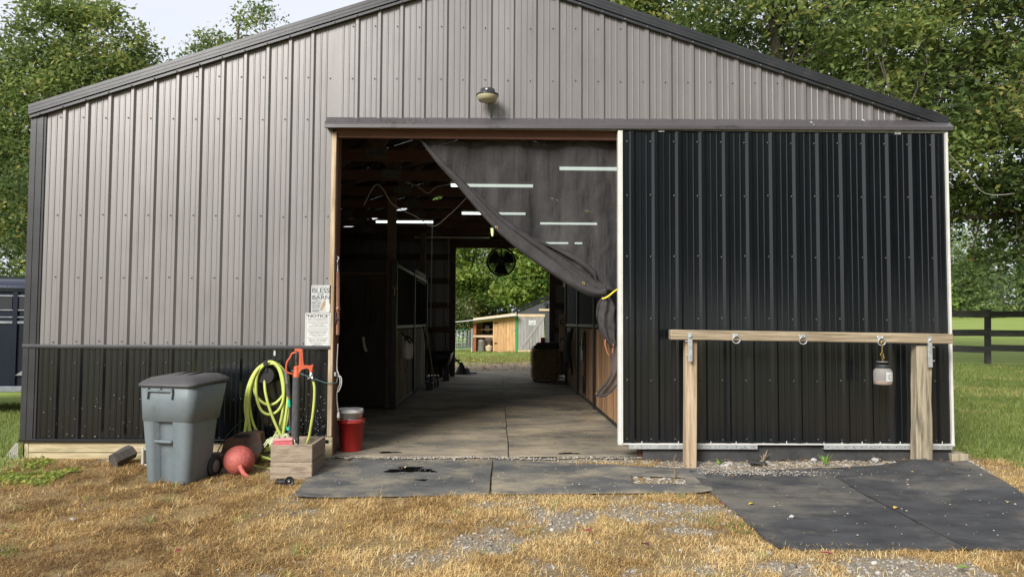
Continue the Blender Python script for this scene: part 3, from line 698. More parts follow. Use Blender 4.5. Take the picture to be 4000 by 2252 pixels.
# ---------------------------------------------------------------- stalls
def stall(label, x, y0, y1, posts, s, board_mat, htop=1.33, gtop=2.42):
    t = thing('horse_stall', label, 'stall', (x, y0, FZ))
    bw = .118; me = MB().box((-.013, 0, 0), (.013, bw-.006, htop-FZ-.07), .004).mesh('board', board_mat)
    y = y0
    locs = []
    while y + bw < y1:
        if not any(abs(y+bw/2-p) < .09 for p in posts): locs.append((random.uniform(-.003, .003), y-y0, .05))
        y += bw
    copies(me, 'board', t, locs)
    for z0, z1 in ((FZ+.02, FZ+.06), (htop, htop+.05), (gtop, gtop+.05)):
        MB().box((x-.03, y0, z0), (x+.03, y1, z1), .004).build('frame_rail', 'black_steel', t)
    for p in posts: MB().box((x-.045, p-.045, FZ), (x+.045, p+.045, gtop+.09), .006).build('post', 'black_steel', t)
    g = MB()
    for y in np.arange(y0+.06, y1, .085): g.tube([(x, y, htop+.05), (x, y, gtop)], .0095, 6)
    struct(g.build('grill_bar', 'black_steel', t), 'stuff'); return t
stall('brown board stall front with black bars, right of aisle', 1.52, 1.25, 8.85, [1.3, 4.02, 6.4, 8.8], 1, 'stall_board')
stall('old grey board stall front with black bars, left of aisle', -1.58, 3.78, 8.7, [3.84, 6.3, 8.66], -1, 'stall_board_old', 1.30, 2.25)
MB().box((-1.615, 6.9, 2.20), (-1.575, 8.7, 2.42)).top('top_board', 'lumber_pale', 'pale plank across top of the left stall front', 'plank', (-1.6, 7.8, 2.2))
MB().box((1.555, 8.95, 2.25), (1.59, 10.2, 2.45)).top('top_board', 'lumber_pale', 'pale plank above right stall near rear doorway', 'plank', (1.57, 9.5, 2.25))
# solid board partitions between stalls
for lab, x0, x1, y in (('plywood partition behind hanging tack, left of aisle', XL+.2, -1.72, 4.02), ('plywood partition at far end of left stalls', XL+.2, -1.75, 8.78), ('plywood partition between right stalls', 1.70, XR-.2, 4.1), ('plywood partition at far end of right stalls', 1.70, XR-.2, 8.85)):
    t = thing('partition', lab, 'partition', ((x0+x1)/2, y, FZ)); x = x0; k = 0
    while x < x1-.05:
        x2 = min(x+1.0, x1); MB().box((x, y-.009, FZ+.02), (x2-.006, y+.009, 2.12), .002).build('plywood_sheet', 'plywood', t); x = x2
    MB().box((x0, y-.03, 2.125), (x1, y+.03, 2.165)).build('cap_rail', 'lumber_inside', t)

# ---------------------------------------------------------------- shade curtain
ct = thing('shade_curtain', 'black mesh shade curtain tied back to the right of the doorway', 'curtain', (.4, .1, 0))
EP = [(-.816, 3.262), (-.631, 3.017), (-.426, 2.789), (-.221, 2.545), (-.016, 2.325), (.187, 2.148), (.391, 1.995), (.594, 1.855), (.75, 1.755), (.90, 1.68), (1.0, 1.66), (1.10, 1.675)]
edge = spline([(a, 0, b) for a, b in EP], 4); NE = len(edge)
def el(v):
    k = v*(NE-1); i = min(int(k), NE-2); return edge[i].lerp(edge[i+1], k-i)
def nrm(i):                              # in-plane direction from the free edge into the cloth
    t = (edge[min(i+1, NE-1)]-edge[max(i-1, 0)]).normalized(); return Vector((-t.z, 0, t.x))
def cloth(u, v):
    e = el(v); zr = 3.262 - (3.262-1.74)*v
    xr = 1.72 - .42*v**3
    x = e.x + (xr-e.x)*u + .05*v*(1-u); z = e.z*(1-u) + zr*u + .05*v*(1-u)
    g = v**1.5
    # vertical hanging folds, creases from packing, and folds gathering to the tie
    y = .12 + .024*math.sin(x*9+z*1.3+1.5*math.sin(z*1.1))*(1-v*.5) + .010*math.sin(x*23+z*2.1) + .050*g*math.sin(u*15+.6)*(.25+u*.75)*(1-u*.3)
    y += .05*(float(fbm(x*3, z*2, 60))-.5) + .034*(float(fbm(x*10, z*6, 61))-.5) + .02*math.sin(u*3.1)*math.sin(v*3.1)
    y += .009*math.sin(z*11+math.sin(x*5)*1.4)*max(0, 1-abs(z-2.4)/.7)*.7
    return (x, y, z)
MB().grid(cloth, 110, 100).build('cloth', 'shade_cloth', ct)
# the free edge folded over on itself: a broad flattened roll, and a second fold behind it that runs to the tie
def band(i0, wid, thick, shift, y0, seed):
    rings = []
    for i in range(i0, NE):
        s_ = (i-i0)/(NE-1-i0); n_ = nrm(i); w = wid(s_); c = edge[i]+n_*(shift(s_)+w)+Vector((0, y0(s_), 0)); th = thick*(.35+.65*min(1, s_*3))*(1-.3*max(0, s_-.85)*6)
        ring_ = []
        for a in np.arange(0, 6.28, .2618):
            q = 1 + .22*(float(fbm(a*1.4+seed, s_*3.5+seed, seed))-.5) + .18*math.sin(3*a+seed+s_*7) + .10*math.sin(5*a-s_*16)
            ring_.append(c + n_*w*math.cos(a)*(.9+.1*q) + Vector((0, -th*math.sin(a)*q, 0)))
        rings.append(ring_)
    return MB().loft(rings)
band(0, lambda s: .010+.050*math.sin(min(1, s*1.05)*2.75)**.8+.010*s, .046, lambda s: 0, lambda s: .075-.02*s, 3).build('rolled_edge', 'shade_hem', ct)
band(6, lambda s: .008+.040*math.sin(min(1, s)*2.7), .040, lambda s: (.030+.100*math.sin(min(1, s*.95+.05)*2.6))*(1-.25*s), lambda s: .085, 7).build('rolled_edge', 'shade_hem', ct)
band(20, lambda s: .005+.028*math.sin(min(1, s)*2.8), .030, lambda s: (.17+.10*math.sin(s*3.0))*(1-.55*s*s), lambda s: .095, 12).build('rolled_edge', 'shade_hem', ct)
# gathered folds below the tie: a pouch that droops to a point, then a long tail
def pouch(u, v):
    a = u*2*math.pi
    xl = np.interp(v, [0, .15, .4, .62, .85, 1], [1.05, 1.015, .99, 1.005, 1.09, 1.16]); xr = np.interp(v, [0, .3, .7, 1], [1.13, 1.20, 1.24, 1.21])
    z = 1.675-.475*v; c = (xl+xr)/2; w = (xr-xl)/2
    y = .07-.050*math.sin(a)*(.4+.6*math.sin(min(1, v+.1)*2.6)) + .016*math.sin(a*6+v*7+1) + .03*(float(fbm(u*14+3, v*5, 8))-.5)
    return (c-w*math.cos(a)*(1+.10*math.sin(v*9)), y, z-.05*math.cos(a)*v)
MB().grid(pouch, 60, 34).build('gathered_fold', 'shade_hem', ct)
def tail(u, v):
    xl = np.interp(v, [0, .3, .6, .78, 1], [1.10, 1.145, 1.15, 1.11, 1.0]); xr = np.interp(v, [0, .6, 1], [1.27, 1.275, 1.15])
    zl = np.interp(v, [0, 1], [1.30, .68]); zr = np.interp(v, [0, .75, 1], [1.30, .86, .70])
    return (xl+(xr-xl)*u, .08+.022*math.sin(u*7+v*3)+.015*math.sin(v*5), zl*(1-u)+zr*u)
MB().grid(tail, 18, 28).build('tail', 'shade_cloth', ct)
for pts in ([(1.145, .055, .90), (1.10, .05, .80), (1.0, .05, .69), (.995, .05, .672)], [(.99, .05, .668), (1.07, .05, .66), (1.15, .055, .71), (1.22, .06, .79), (1.275, .065, .86)]):
    P_ = spline(pts, 5); MB().loft([[p+Vector((0, -.006, 0)), p+Vector((.008, 0, .034)), p+Vector((.004, .008, 0))] for p in P_]).build('hem', 'shade_hem', ct)
for x, y, z in ((1.0, .052, .69), (.86, .018, 1.80), (-.02, .035, 2.36), (.25, .03, 2.16)):
    MB().torus((x, y, z), .011, .004, (0, 1, 0), 12, 5).build('grommet', 'brass', ct)
mb = MB(); mb.tube(spline([(1.045, .0, 1.645), (1.08, -.005, 1.655), (1.12, -.006, 1.68), (1.17, .0, 1.72), (1.26, .03, 1.78)], 5), .0085, 8)
mb.top('tie_cord', 'yellow', 'yellow cord tying back the black mesh curtain', 'cord', (1.1, 0, 1.66))
mb = MB(); mb.tube(spline([(1.09, .06, 1.235), (1.085, .05, 1.18), (1.105, .045, 1.11), (1.12, .045, 1.08)], 4), .011, 6, flat=.5); mb.tube(spline([(1.17, .06, 1.2), (1.165, .05, 1.14), (1.155, .045, 1.1)], 4), .009, 6, flat=.5)
mb.top('leather_strap', 'copper', 'orange-brown strap ends showing below the gathered curtain', 'strap', (1.09, .05, 1.08))

# ---------------------------------------------------------------- shop lights, fan, interior cords
def light(label, x0, x1, y, z, mat='tube_light', alongy=None):
    cx = (x0+x1)/2; t = thing('shop_light', label, 'light', (cx, y, z), 'strip lights under the trusses')
    if alongy: a, b = (cx, y, z), (cx, y+alongy, z)
    else: a, b = (x0, y, z), (x1, y, z)
    MB().tube([a, b], .019, 10).build('lamp_tube', mat, t)
    if alongy: MB().box((cx-.04, y, z+.02), (cx+.04, y+alongy, z+.045)).build('fixture', 'sheet_roof', t)
    else: MB().box((x0-.01, y-.05, z+.019), (x1+.01, y+.05, z+.05)).build('fixture', 'sheet_roof', t)
    for q in (.2, .8):
        p = Vector(a).lerp(Vector(b), q); MB().tube([p+Vector((0, 0, .045)), p+Vector((0, 0, .10))], .003, 5).build('hanger_wire', 'galv', t)
light('nearest strip light behind the curtain by the sliding door', .75, 1.95, 1.62, 3.30)
light('bright strip light crossing the curtain rolled edge, second from door', -.665, .475, 2.80, 3.30)
light('strip light lower on the curtain edge, above the fan', -.64, .47, 5.42, 3.30)
light('strip light on left over the dark stalls', -2.33, -1.25, 6.60, 3.30)
light('strip light on the right behind the curtain, above another', .80, 1.95, 6.65, 3.30)
light('lowest strip light on the right behind the curtain', .95, 2.0, 10.1, 3.30)
light('short yellow strip light end-on above the rear doorway', -.18, -.10, 8.0, 3.36, 'tube_yellow', 1.15)
f = thing('barn_fan', 'black caged barn fan hanging in the rear doorway', 'fan', (.064, 8.5, 2.40))
fc = Vector((.064, 8.5, 2.713)); mb = MB()
for r in (.30, .25, .20, .15, .10): mb.torus(fc+Vector((0, -.09*(1-(r/.31)**2)-.02, 0)), r, .007 if r < .3 else .020, (0, 1, 0), 36, 6)
for k in range(44):
    a = 2*math.pi*k/44; mb.tube([fc+Vector((math.cos(a)*.06, -.115, math.sin(a)*.06)), fc+Vector((math.cos(a)*.2, -.075, math.sin(a)*.2)), fc+Vector((math.cos(a)*.30, -.01, math.sin(a)*.30))], .006, 4)
    mb.tube([fc+Vector((math.cos(a)*.06, .10, math.sin(a)*.06)), fc+Vector((math.cos(a)*.30, .01, math.sin(a)*.30))], .006, 4)
mb.build('cage', 'black_steel', f)
for k in range(3):
    a0 = k*2.094+.5
    def blade(u, v, a0=a0):
        r = .05+.225*v; a = a0+(u-.5)*(1.5-.35*v); return fc+Vector((math.cos(a)*r, (u-.5)*.09, math.sin(a)*r))
    MB().grid(blade, 6, 6).build('blade', 'black_steel', f)
MB().lathe([(.075, -.09), (.085, 0), (.085, .08), (.06, .16)], fc, 16, (0, 1, 0)).build('motor', 'black_steel', f)
MB().tube([fc+Vector((0, .1, .05)), fc+Vector((0, .1, .66))], .018, 8).build('hanger_pole', 'black_steel', f)
mb = MB(); mb.tube(spline([(-1.02, 10.5, 3.16), (-.7, 9.9, 2.87), (-.35, 9.2, 2.74), (-.05, 8.62, 2.72)], 6), .008, 5); mb.top('fan_cable', 'cord_dark', 'black cable sagging from the rear door frame to the fan', 'cable', (-.3, 9.2, 2.74))
mb = MB(); mb.tube(spline([(-1.62, 1.45, 2.80), (-1.5, 1.5, 3.05), (-1.4, 1.5, 3.0), (-1.28, 1.52, 2.82), (-1.0, 1.55, 2.68), (-.8, 1.58, 2.57), (-.62, 1.6, 2.7), (-.42, 1.6, 2.9), (-.33, 1.6, 3.02)], 6), .0045, 5); mb.top('hanging_wire', 'cord_white', 'pale wire drooping under the trusses on left', 'wire', (-.9, 1.55, 2.57))
mb = MB(); mb.tube(spline([(-1.28, 2.7, 3.32), (-1.12, 2.72, 3.27), (-.98, 2.74, 3.18), (-.86, 2.76, 3.27), (-.66, 2.8, 3.32)], 6), .0045, 5); mb.top('hanging_wire', 'cord_white', 'pale wire running to the end of second strip light', 'wire', (-1, 2.72, 3.18))
mb = MB(); mb.tube(spline([(1.35, 6.6, 3.28), (1.5, 6.6, 3.12), (1.75, 6.6, 3.06), (1.92, 6.6, 3.22)], 6), .006, 5); mb.top('hanging_wire', 'cord_white', 'thin wire looped under right strip light behind curtain', 'wire', (1.6, 6.6, 3.06))
MB().box((-1.9, 9.2, 3.30), (-.2, 9.25, 3.33)).top('conduit', 'cord_white', 'unlit grey conduit bar above the rear doorway', 'conduit', (-1, 9.2, 3.3))
for i, (x, y, z0, z1) in enumerate(((-1.30, 6.9, 1.3, 3.36), (-1.16, 9.7, 1.4, 3.36))):
    MB().tube([(x, y, z0), (x+.01, y, z1)], .008, 5).top('hanging_rope', 'cord_white', ['thin pale rope hanging in front of the left stall', 'thin pale rope hanging beside the rear doorway'][i], 'rope', (x, y, z0))

# ---------------------------------------------------------------- tack and tools inside, left
def loop_tack(name, label, c, w, h, mat, r=.012):
    pts = [Vector((c[0]+w*math.sin(a)*(.6+.4*math.cos(a/2)), c[1]+random.uniform(-.01, .01), c[2]+h*math.cos(a)-h)) for a in np.arange(0, 6.5, .45)]
    mb = MB(); mb.tube(spline(pts, 3), r, 6, flat=.6); mb.tube(spline([pts[3], pts[3]+Vector((.06, -.02, -h*.6)), pts[5]+Vector((.02, 0, -h*.3))], 4), r*.9, 6)
    mb.tube([Vector(c)+Vector((0, .04, .0)), Vector(c)+Vector((0, -.03, .01))], .012, 6)
    return mb.top(name, mat, label, 'tack', (c[0], c[1], c[2]-2*h))
loop_tack('bridle', 'dark leather bridle hanging on plywood wall nearest the brown post', (-2.0, 3.95, 1.95), .10, .36, 'leather')
loop_tack('bridle', 'dark leather bridle hanging on plywood wall above white hoof pick', (-2.35, 3.95, 1.9), .12, .34, 'leather')
loop_tack('bridle', 'grey rope halter hanging low on the plywood wall', (-2.62, 3.95, 1.45), .11, .24, 'cord_white', .008)
# saddle on a wall rack
t = thing('saddle', 'dark leather saddle on a wall rack in the tack corner', 'saddle', (-2.55, 3.7, 1.25))
def seat_(u, v):
    a = (u-.5)*math.pi*1.05; y = 3.42+.5*v; hgt = .13*(2*v-1)**2 + (.06 if v > .85 else 0)
    return (-2.62+.27*math.sin(a)*(1+.1*math.cos(v*6)), y, 1.62+hgt-.24*(1-math.cos(a))*1.0)
MB().grid(seat_, 16, 14).build('seat', 'leather', t)
for s in (-1, 1):
    MB().box((-2.62+s*.27-.012, 3.5, 1.10), (-2.62+s*.27+.012, 3.82, 1.42), .008).build('flap', 'leather', t)
    mb = MB(); mb.tube([(-2.62+s*.285, 3.66, 1.12), (-2.62+s*.29, 3.66, .92)], .012, 5); mb.torus((-2.62+s*.29, 3.66, .86), .06, .010, (1, 0, 0), 14, 5); mb.build('stirrup', 'leather', t)
MB().lathe([(.04, 0), (.045, .05), (.02, .09)], (-2.62, 3.44, 1.72), 10).build('horn', 'leather', t)
MB().box((-2.66, 3.45, 1.42), (-2.58, 4.0, 1.50)).build('rack', 'lumber_inside', t)
mb = MB(); mb.tube(spline([(-2.06, 3.93, 1.17), (-2.05, 3.92, 1.1), (-2.03, 3.9, 1.02), (-2.0, 3.9, .95)], 4), [.02, .024, .026]+[.022]*9+[.03], 7); mb.top('hoof_pick', 'white_plastic', 'small white handle hanging on plywood wall', 'tool', (-2.03, 3.9, .95))
jug = thing('hanging_jug', 'white plastic jug hanging on left stall front', 'jug', (-1.50, 4.6, .78))
MB().lathe([(.045, 0), (.085, .02), (.09, .16), (.085, .24), (.04, .30), (.03, .33)], (-1.46, 4.62, .80), 14).build('body', 'white_plastic', jug)
MB().tube(spline([(-1.50, 4.55, 1.10), (-1.47, 4.55, 1.17), (-1.44, 4.65, 1.17), (-1.44, 4.7, 1.1)], 4), .010, 6).build('handle', 'black_steel', jug)
mb = MB(); mb.tube([(-1.55, 4.45, 1.24), (-1.40, 4.5, 1.06)], .018, 6); mb.tube([(-1.5, 4.75, 1.16), (-1.36, 4.6, 1.09)], .02, 6); mb.top('spray_hook', 'black_steel', 'black hook bracket above the white hanging jug', 'bracket', (-1.5, 4.6, 1.06))
mb = MB()
for k in range(16): mb.torus((-1.50+.008*math.sin(k*1.3), 4.30+.02*math.sin(k*.8), 1.16-.045*k), .017, .0045, (k % 2, (k+1) % 2, .1), 8, 4)
mb.top('lead_chain', 'galv', 'steel chain hanging down left stall front', 'chain', (-1.5, 4.3, .45))
mb = MB(); mb.torus((-1.515, 4.40, .76), .03, .006, (1, 0, 0), 12, 5); mb.tube(spline([(-1.50, 4.40, .73), (-1.49, 4.45, .66), (-1.49, 4.5, .58), (-1.49, 4.46, .55)], 4), .012, 6); mb.top('snap_lead', 'copper', 'brown lead with brass ring on left stall front', 'lead', (-1.5, 4.4, .55))
MB().torus((-1.56, 3.74, 1.92), .025, .005, (0, 1, 0), 12, 5).tube([(-1.56, 3.74, 1.89), (-1.56, 3.74, 1.8)], .009, 6).top('snap_hook', 'brass', 'brass snap hanging on the black stall post', 'hook', (-1.56, 3.74, 1.8))
for i, (x, y, z1, dx, mt) in enumerate(((-1.42, 7.2, 1.25, .05, 'black_steel'), (-1.40, 7.6, 1.30, .1, 'lumber_pale'), (-1.36, 7.9, 1.2, -.04, 'black_steel'), (-1.25, 9.4, 1.35, -.25, 'lumber_inside'))):
    lab = ['black-handled fork leaning on left stall', 'pale-handled broom leaning on left stall', 'thin black rod leaning on the left stall', 'long-handled shovel leaning at the rear door post'][i]
    t = thing('stable_tool', lab, 'tool', (x, y, FZ)); MB().tube([(x+.12, y, FZ+.12), (x-dx*.3-.05, y+.1, z1+FZ)], .014, 6).build('handle', mt, t)
    MB().box((x+.02, y-.12, FZ), (x+.16, y+.12, FZ+.14), .01).build('head', 'black_steel', t)
# wheelbarrow in the dark by the rear doorway
t = thing('wheelbarrow', 'dark wheelbarrow beside the rear doorway on left', 'wheelbarrow', (-1.25, 9.9, FZ))
def tubb(z, k): return rrect(.62*k, .95*k, .12, z, 4, -1.35, 9.75)
MB().loft([tubb(.38, .62), tubb(.52, .85), tubb(.70, 1.0), tubb(.70, .96), tubb(.50, .78), tubb(.41, .58)], caps=True).build('tray', 'black_steel', t)
for s in (-1, 1): MB().tube([(-1.35+s*.26, 9.0, .62), (-1.35+s*.2, 9.7, .40), (-1.35+s*.06, 10.35, .28)], .018, 6).build('handle', 'lumber_inside', t); MB().tube([(-1.35+s*.2, 9.4, .45), (-1.35+s*.24, 9.3, .09)], .014, 6).build('leg', 'black_steel', t)
MB().torus((-1.35, 10.35, .28), .15, .05, (1, 0, 0), 20, 8).build('wheel', 'tyre', t)
t = thing('fallen_harrow', 'heap of dark poles and cloth lying at the rear doorway', 'poles', (-.95, 11.3, .07))
for a, b in (((-1.3, 10.9, .75), (-.72, 11.7, .09)), ((-1.15, 11.1, .40), (-.95, 11.2, .46)), ((-1.0, 11.3, .12), (-.55, 11.8, .09))): MB().tube([a, b], .022, 6).build('pole', 'black_steel', t)
mb = MB(); mb.grid(lambda u, v: (-1.1+.42*u, 11.2+.35*v, .09+.22*math.sin(u*3.1)*math.sin(v*3.1)*(1+.5*math.sin(u*11+v*7))), 12, 10); mb.build('crumpled_cloth', 'cloth_dark', t)

# ---------------------------------------------------------------- hay and gear, right of aisle
hb = thing('hay_bale', 'dark hay bale on a low stand by the rear doorway', 'hay bale', (1.1, 9.3, FZ))
HX0, HX1, HY0, HY1, HZ0, HZ1 = .80, 1.36, 9.1, 9.75, .16, .80
mb = MB(); mb.box((HX0, HY0, HZ0), (HX1, HY1, HZ1), .05); mb.build('bale', 'hay', hb)
pv = []; pf = []; tn = []
for i in range(5000):
    fc_ = random.choice('fltr'); p = Vector((random.uniform(HX0, HX1), random.uniform(HY0, HY1), random.uniform(HZ0, HZ1)))
    if fc_ == 'f': p.y = HY0
    elif fc_ == 'l': p.x = HX0
    elif fc_ == 'r': p.x = HX1
    else: p.z = HZ1
    d = Vector((random.gauss(0, 1), random.gauss(0, 1), random.gauss(0, 1)-.4)).normalized()*random.uniform(.03, .09); w = d.orthogonal().normalized()*.0022
    b = len(pv); pv += [p-w, p+w, p+d+w, p+d-w]; pf.append((b, b+1, b+2, b+3)); tn.append(random.random())
o = link(bpy.data.objects.new('loose_hay', np_mesh('loose_hay', np.array([tuple(p-hb.location) for p in pv]), np.array(pf), 'straw', np.array(tn))), hb); struct(o, 'stuff')
for x in (HX0+.04, HX1-.04):
    for y in (HY0+.04, HY1-.04): MB().box((x-.03, y-.03, FZ), (x+.03, y+.03, HZ0-.03)).build('leg', 'lumber_inside', hb)
MB().box((HX0, HY0, HZ0-.03), (HX1, HY1, HZ0)).build('stand_top', 'lumber_inside', hb)
mb = MB(); mb.loft([rrect(.5*k, .5*k, .14, z, 5, 1.1+dx, 9.4) for z, k, dx in ((.80, .95, 0), (.83, 1.12, .0), (.87, 1.12, 0), (.90, 1.0, .02), (.935, .98, .02), (.955, .8, .02))]); mb.top('saddle_pad', 'cloth_dark', 'folded black saddle pad on top of the hay bale', 'pad', (1.1, 9.4, .8))
mug = thing('mug', 'small dark red mug on the saddle pad', 'mug', (1.02, 9.3, .955))
MB().lathe([(.045, 0), (.05, .01), (.05, .11), (.045, .11), (.043, .02), (.0, .02)], (1.02, 9.3, .957), 14, caps=False).build('cup', 'red_plastic', mug)
MB().torus((1.075, 9.3, 1.01), .03, .006, (0, 1, 0), 12, 5).build('handle', 'red_plastic', mug)
def drape(label, c, w, h, mat, seed, name='hanging_cloth'):
    def f_(u, v): return (c[0]-.05-.07*math.sin(v*3)*(1-abs(u-.5)) + .02*math.sin(u*9+seed), c[1]+(u-.5)*w*(.35+.65*math.sin(min(1, v+.15)*2.2)), c[2]-h*v*(1-.15*math.sin(u*4+seed)))
    MB().grid(f_, 12, 14).top(name, mat, label, 'cloth', (c[0], c[1], c[2]-h))
drape('brown cloth bag hanging on the right stall front', (1.50, 8.1, 1.16), .55, .58, 'cloth_brown', 1)
drape('green cloth hanging beside the brown cloth bag', (1.50, 7.6, 1.22), .34, .66, 'cloth_green', 2)
drape('small brown glove hanging low on the right stall front', (1.48, 7.8, .66), .18, .24, 'cloth_brown', 4, 'glove')
drape('dark green cloth behind brown bag', (1.51, 7.1, 1.3), .3, .9, 'cloth_dark', 6)
t = thing('lettered_board', 'pale upright board with a black emblem by rear doorway, right', 'board', (1.42, 9.0, .9))
MB().box((1.37, 9.0, .78), (1.50, 9.02, 1.60), .003).build('plank', 'lumber_pale', t)
MB().torus((1.435, 8.995, 1.42), .045, .012, (0, 1, 0), 16, 5, arc=4.7, a0=.8).build('emblem', 'ink', t); MB().torus((1.435, 8.995, 1.02), .04, .012, (0, 1, 0), 16, 5, arc=4.7, a0=2.4).build('emblem', 'ink', t)
# halter and lead rope on the stall front
HY = 5.2; hx = 1.485
t = thing('halter', 'black and pink halter with a lead rope on right stall front', 'halter', (hx, HY, .3))
MB().tube(spline([(hx, HY+.13, 1.05), (hx, HY+.10, 1.18), (hx-.01, HY-.02, 1.25), (hx-.02, HY-.12, 1.18), (hx-.02, HY-.14, .9), (hx-.02, HY-.14, .55), (hx-.02, HY-.12, .32), (hx-.02, HY-.02, .22), (hx-.01, HY+.06, .3), (hx-.01, HY+.09, .6)], 6), .019, 8).build('lead_rope', 'black_steel', t)
MB().tube(spline([(hx, HY-.03, 1.16), (hx-.02, HY-.06, 1.0), (hx-.02, HY-.04, .78), (hx-.01, HY+.04, .64)], 5), .014, 6, flat=.4).build('strap', 'halter_pink', t)
MB().tube(spline([(hx, HY+.17, .95), (hx, HY+.20, .85), (hx-.01, HY+.17, .74), (hx-.01, HY+.06, .64)], 5), .018, 6, flat=.4).build('strap', 'halter_pink', t)
MB().box((hx-.03, HY+.06, .92), (hx+.005, HY+.17, 1.13), .02).build('noseband_pad', 'cloth_dark', t)
MB().box((hx-.03, HY-.01, .72), (hx+.005, HY+.07, 1.05), .02).build('noseband_pad', 'cloth_dark', t)
MB().box((hx-.035, HY+.10, 1.06), (hx-.03, HY+.16, 1.15), .002).build('tag', 'yellow', t)
MB().torus((hx-.02, HY+.05, .63), .028, .006, (1, 0, 0), 14, 5).tube([(hx-.02, HY+.07, .6), (hx-.02, HY+.08, .5)], .012, 6).build('buckle', 'brass', t)
t = thing('white_board', 'small white plastic panel on right stall front beside halter', 'panel', (hx, 5.7, .8))
MB().box((1.488, 5.55, .74), (1.505, 5.86, 1.07), .006).build('panel', 'sign_white', t); MB().box((1.47, 5.80, .99), (1.487, 5.87, 1.06), .004).build('clip', 'cloth_dark', t)

# ---------------------------------------------------------------- things at the doorway
def bucket(label, c, r0, r1, h, mat):
    t = thing('bucket', label, 'bucket', c); c = Vector(c)
    MB().lathe([(r0, 0), (r0+.003, .005), (r1*.96, h*.86), (r1*.965, h*.86), (r1*1.03, h*.87), (r1*1.04, h*.9), (r1*1.0, h*.91), (r1*1.02, h), (r1*.97, h), (r0*.97, .012), (0, .012)], c, 32, caps=False).build('body', mat, t)
    MB().torus(c+Vector((0, -.0, h*.86)), r1*1.06, .003, (0, .35, 1), 28, 5, arc=math.pi, a0=math.pi).build('bail', 'galv', t)
    return t
bucket('red plastic bucket inside the doorway, under the white one', (-1.505, .30, FZ), .108, .135, .33, 'red_plastic')
bucket('grey-white plastic bucket nested in the red bucket', (-1.52, .31, FZ+.15), .105, .132, .275, 'white_plastic')
mb = MB()
mb.torus((-1.615, .02, 2.0), .022, .005, (1, .3, 0), 14, 5); mb.tube([(-1.612, .02, 1.975), (-1.61, .02, 1.90)], .008, 6)
mb.tube([(-1.628, .03, 2.06), (-1.60, .02, 2.04), (-1.61, .02, 2.015)], .006, 6); mb.top('snap_hook', 'galv', 'steel eye and snap on the left door jamb', 'hook', (-1.615, .02, 1.9))
mb = MB(); mb.tube(spline([(-1.608, .02, 1.9), (-1.603, .02, 1.7), (-1.600, .02, 1.5), (-1.598, .02, 1.27)], 4), .021, 6, flat=.25); mb.tube([(-1.608, .01, 1.53), (-1.585, .0, 1.53)], .02, 8)
mb.top('strap', 'strap_brown', 'brown web strap hanging on left door jamb', 'strap', (-1.60, .02, 1.27))
MB().box((-1.628, -.01, 1.38), (-1.612, .05, 1.50), .003).tube([(-1.612, .0, 1.44), (-1.596, -.01, 1.42)], .008, 6).top('latch', 'black_steel', 'black door latch on left jamb beside brown strap', 'latch', (-1.62, 0, 1.38))
t = thing('extension_cord', 'white extension cord with plug hanging by left jamb', 'cord', (-1.58, .05, .45))
MB().tube(spline([(-1.60, .04, 1.18), (-1.605, .03, .95), (-1.585, .02, .88), (-1.57, .03, .80), (-1.60, .04, .70), (-1.60, .04, .62), (-1.585, .04, .50)], 6), .006, 6).build('cable', 'cord_white', t)
MB().tube(spline([(-1.60, .02, .86), (-1.56, .02, .85), (-1.555, .02, .78), (-1.575, .02, .72), (-1.60, .03, .70)], 5), .006, 6).build('cable', 'cord_white', t)
MB().lathe([(.009, 0), (.013, -.015), (.016, -.04), (.014, -.055)], (-1.583, .04, .50), 10).build('plug', 'white_plastic', t)
for dx in (-.007, .007): MB().box((-1.583+dx-.002, .036, .42), (-1.583+dx+.002, .044, .446)).build('prong', 'brass', t)
MB().box((-1.622, -.012, .86), (-1.604, .04, .90), .003).build('hook', 'galv', t)
mb = MB(); mb.tube(spline([(-2.02, -.10, .92), (-1.92, -.12, .89), (-1.80, -.08, .84), (-1.70, -.05, .80), (-1.635, -.04, .795), (-1.60, .0, .80), (-1.595, .03, .86)], 6), .0045, 6)
mb.top('green_wire', 'cord_green', 'thin green wire from hydrant to the left door jamb', 'wire', (-1.8, -.1, .8))
mb = MB(); mb.tube(spline([(-2.36, -.06, .62), (-2.44, -.08, .48), (-2.56, -.14, .36), (-2.64, -.22, .22), (-2.68, -.26, .10)], 6), .005, 6); mb.top('dark_wire', 'cord_dark', 'dark thin wire trailing down wall behind the ball', 'wire', (-2.6, -.2, .1))

# signs
def text(s, w, h, cx, cz, y, parent, mat, name='lettering', org=(0, 0, 0), sx=None):
    cu = bpy.data.curves.new('t', 'FONT'); cu.body = s; cu.align_x = 'CENTER'; cu.align_y = 'CENTER'; cu.extrude = .0
    o = bpy.data.objects.new('t', cu); COL.objects.link(o); bpy.context.view_layer.update()
    me = bpy.data.meshes.new_from_object(o.evaluated_get(bpy.context.evaluated_depsgraph_get())); bpy.data.objects.remove(o)
    co = np.zeros(len(me.vertices)*3); me.vertices.foreach_get('co', co); co = co.reshape(-1, 3)
    mn, mxx = co.min(0), co.max(0); ctr = (mn+mxx)/2; sc = np.array([w/(mxx[0]-mn[0]), h/(mxx[1]-mn[1])])
    new = np.zeros_like(co); new[:, 0] = (co[:, 0]-ctr[0])*sc[0]+cx-org[0]; new[:, 1] = y-org[1]; new[:, 2] = (co[:, 1]-ctr[1])*sc[1]+cz-org[2]
    me.vertices.foreach_set('co', new.ravel()); me.materials.clear(); me.materials.append(MATS[mat]); me.name = name; me.update()
    return link(bpy.data.objects.new(name, me), parent)
sg = thing('notice_sign', 'white NOTICE equine facility sign on wall beside the doorway', 'sign', (-1.785, -.03, 1.14)); og = tuple(sg.location)
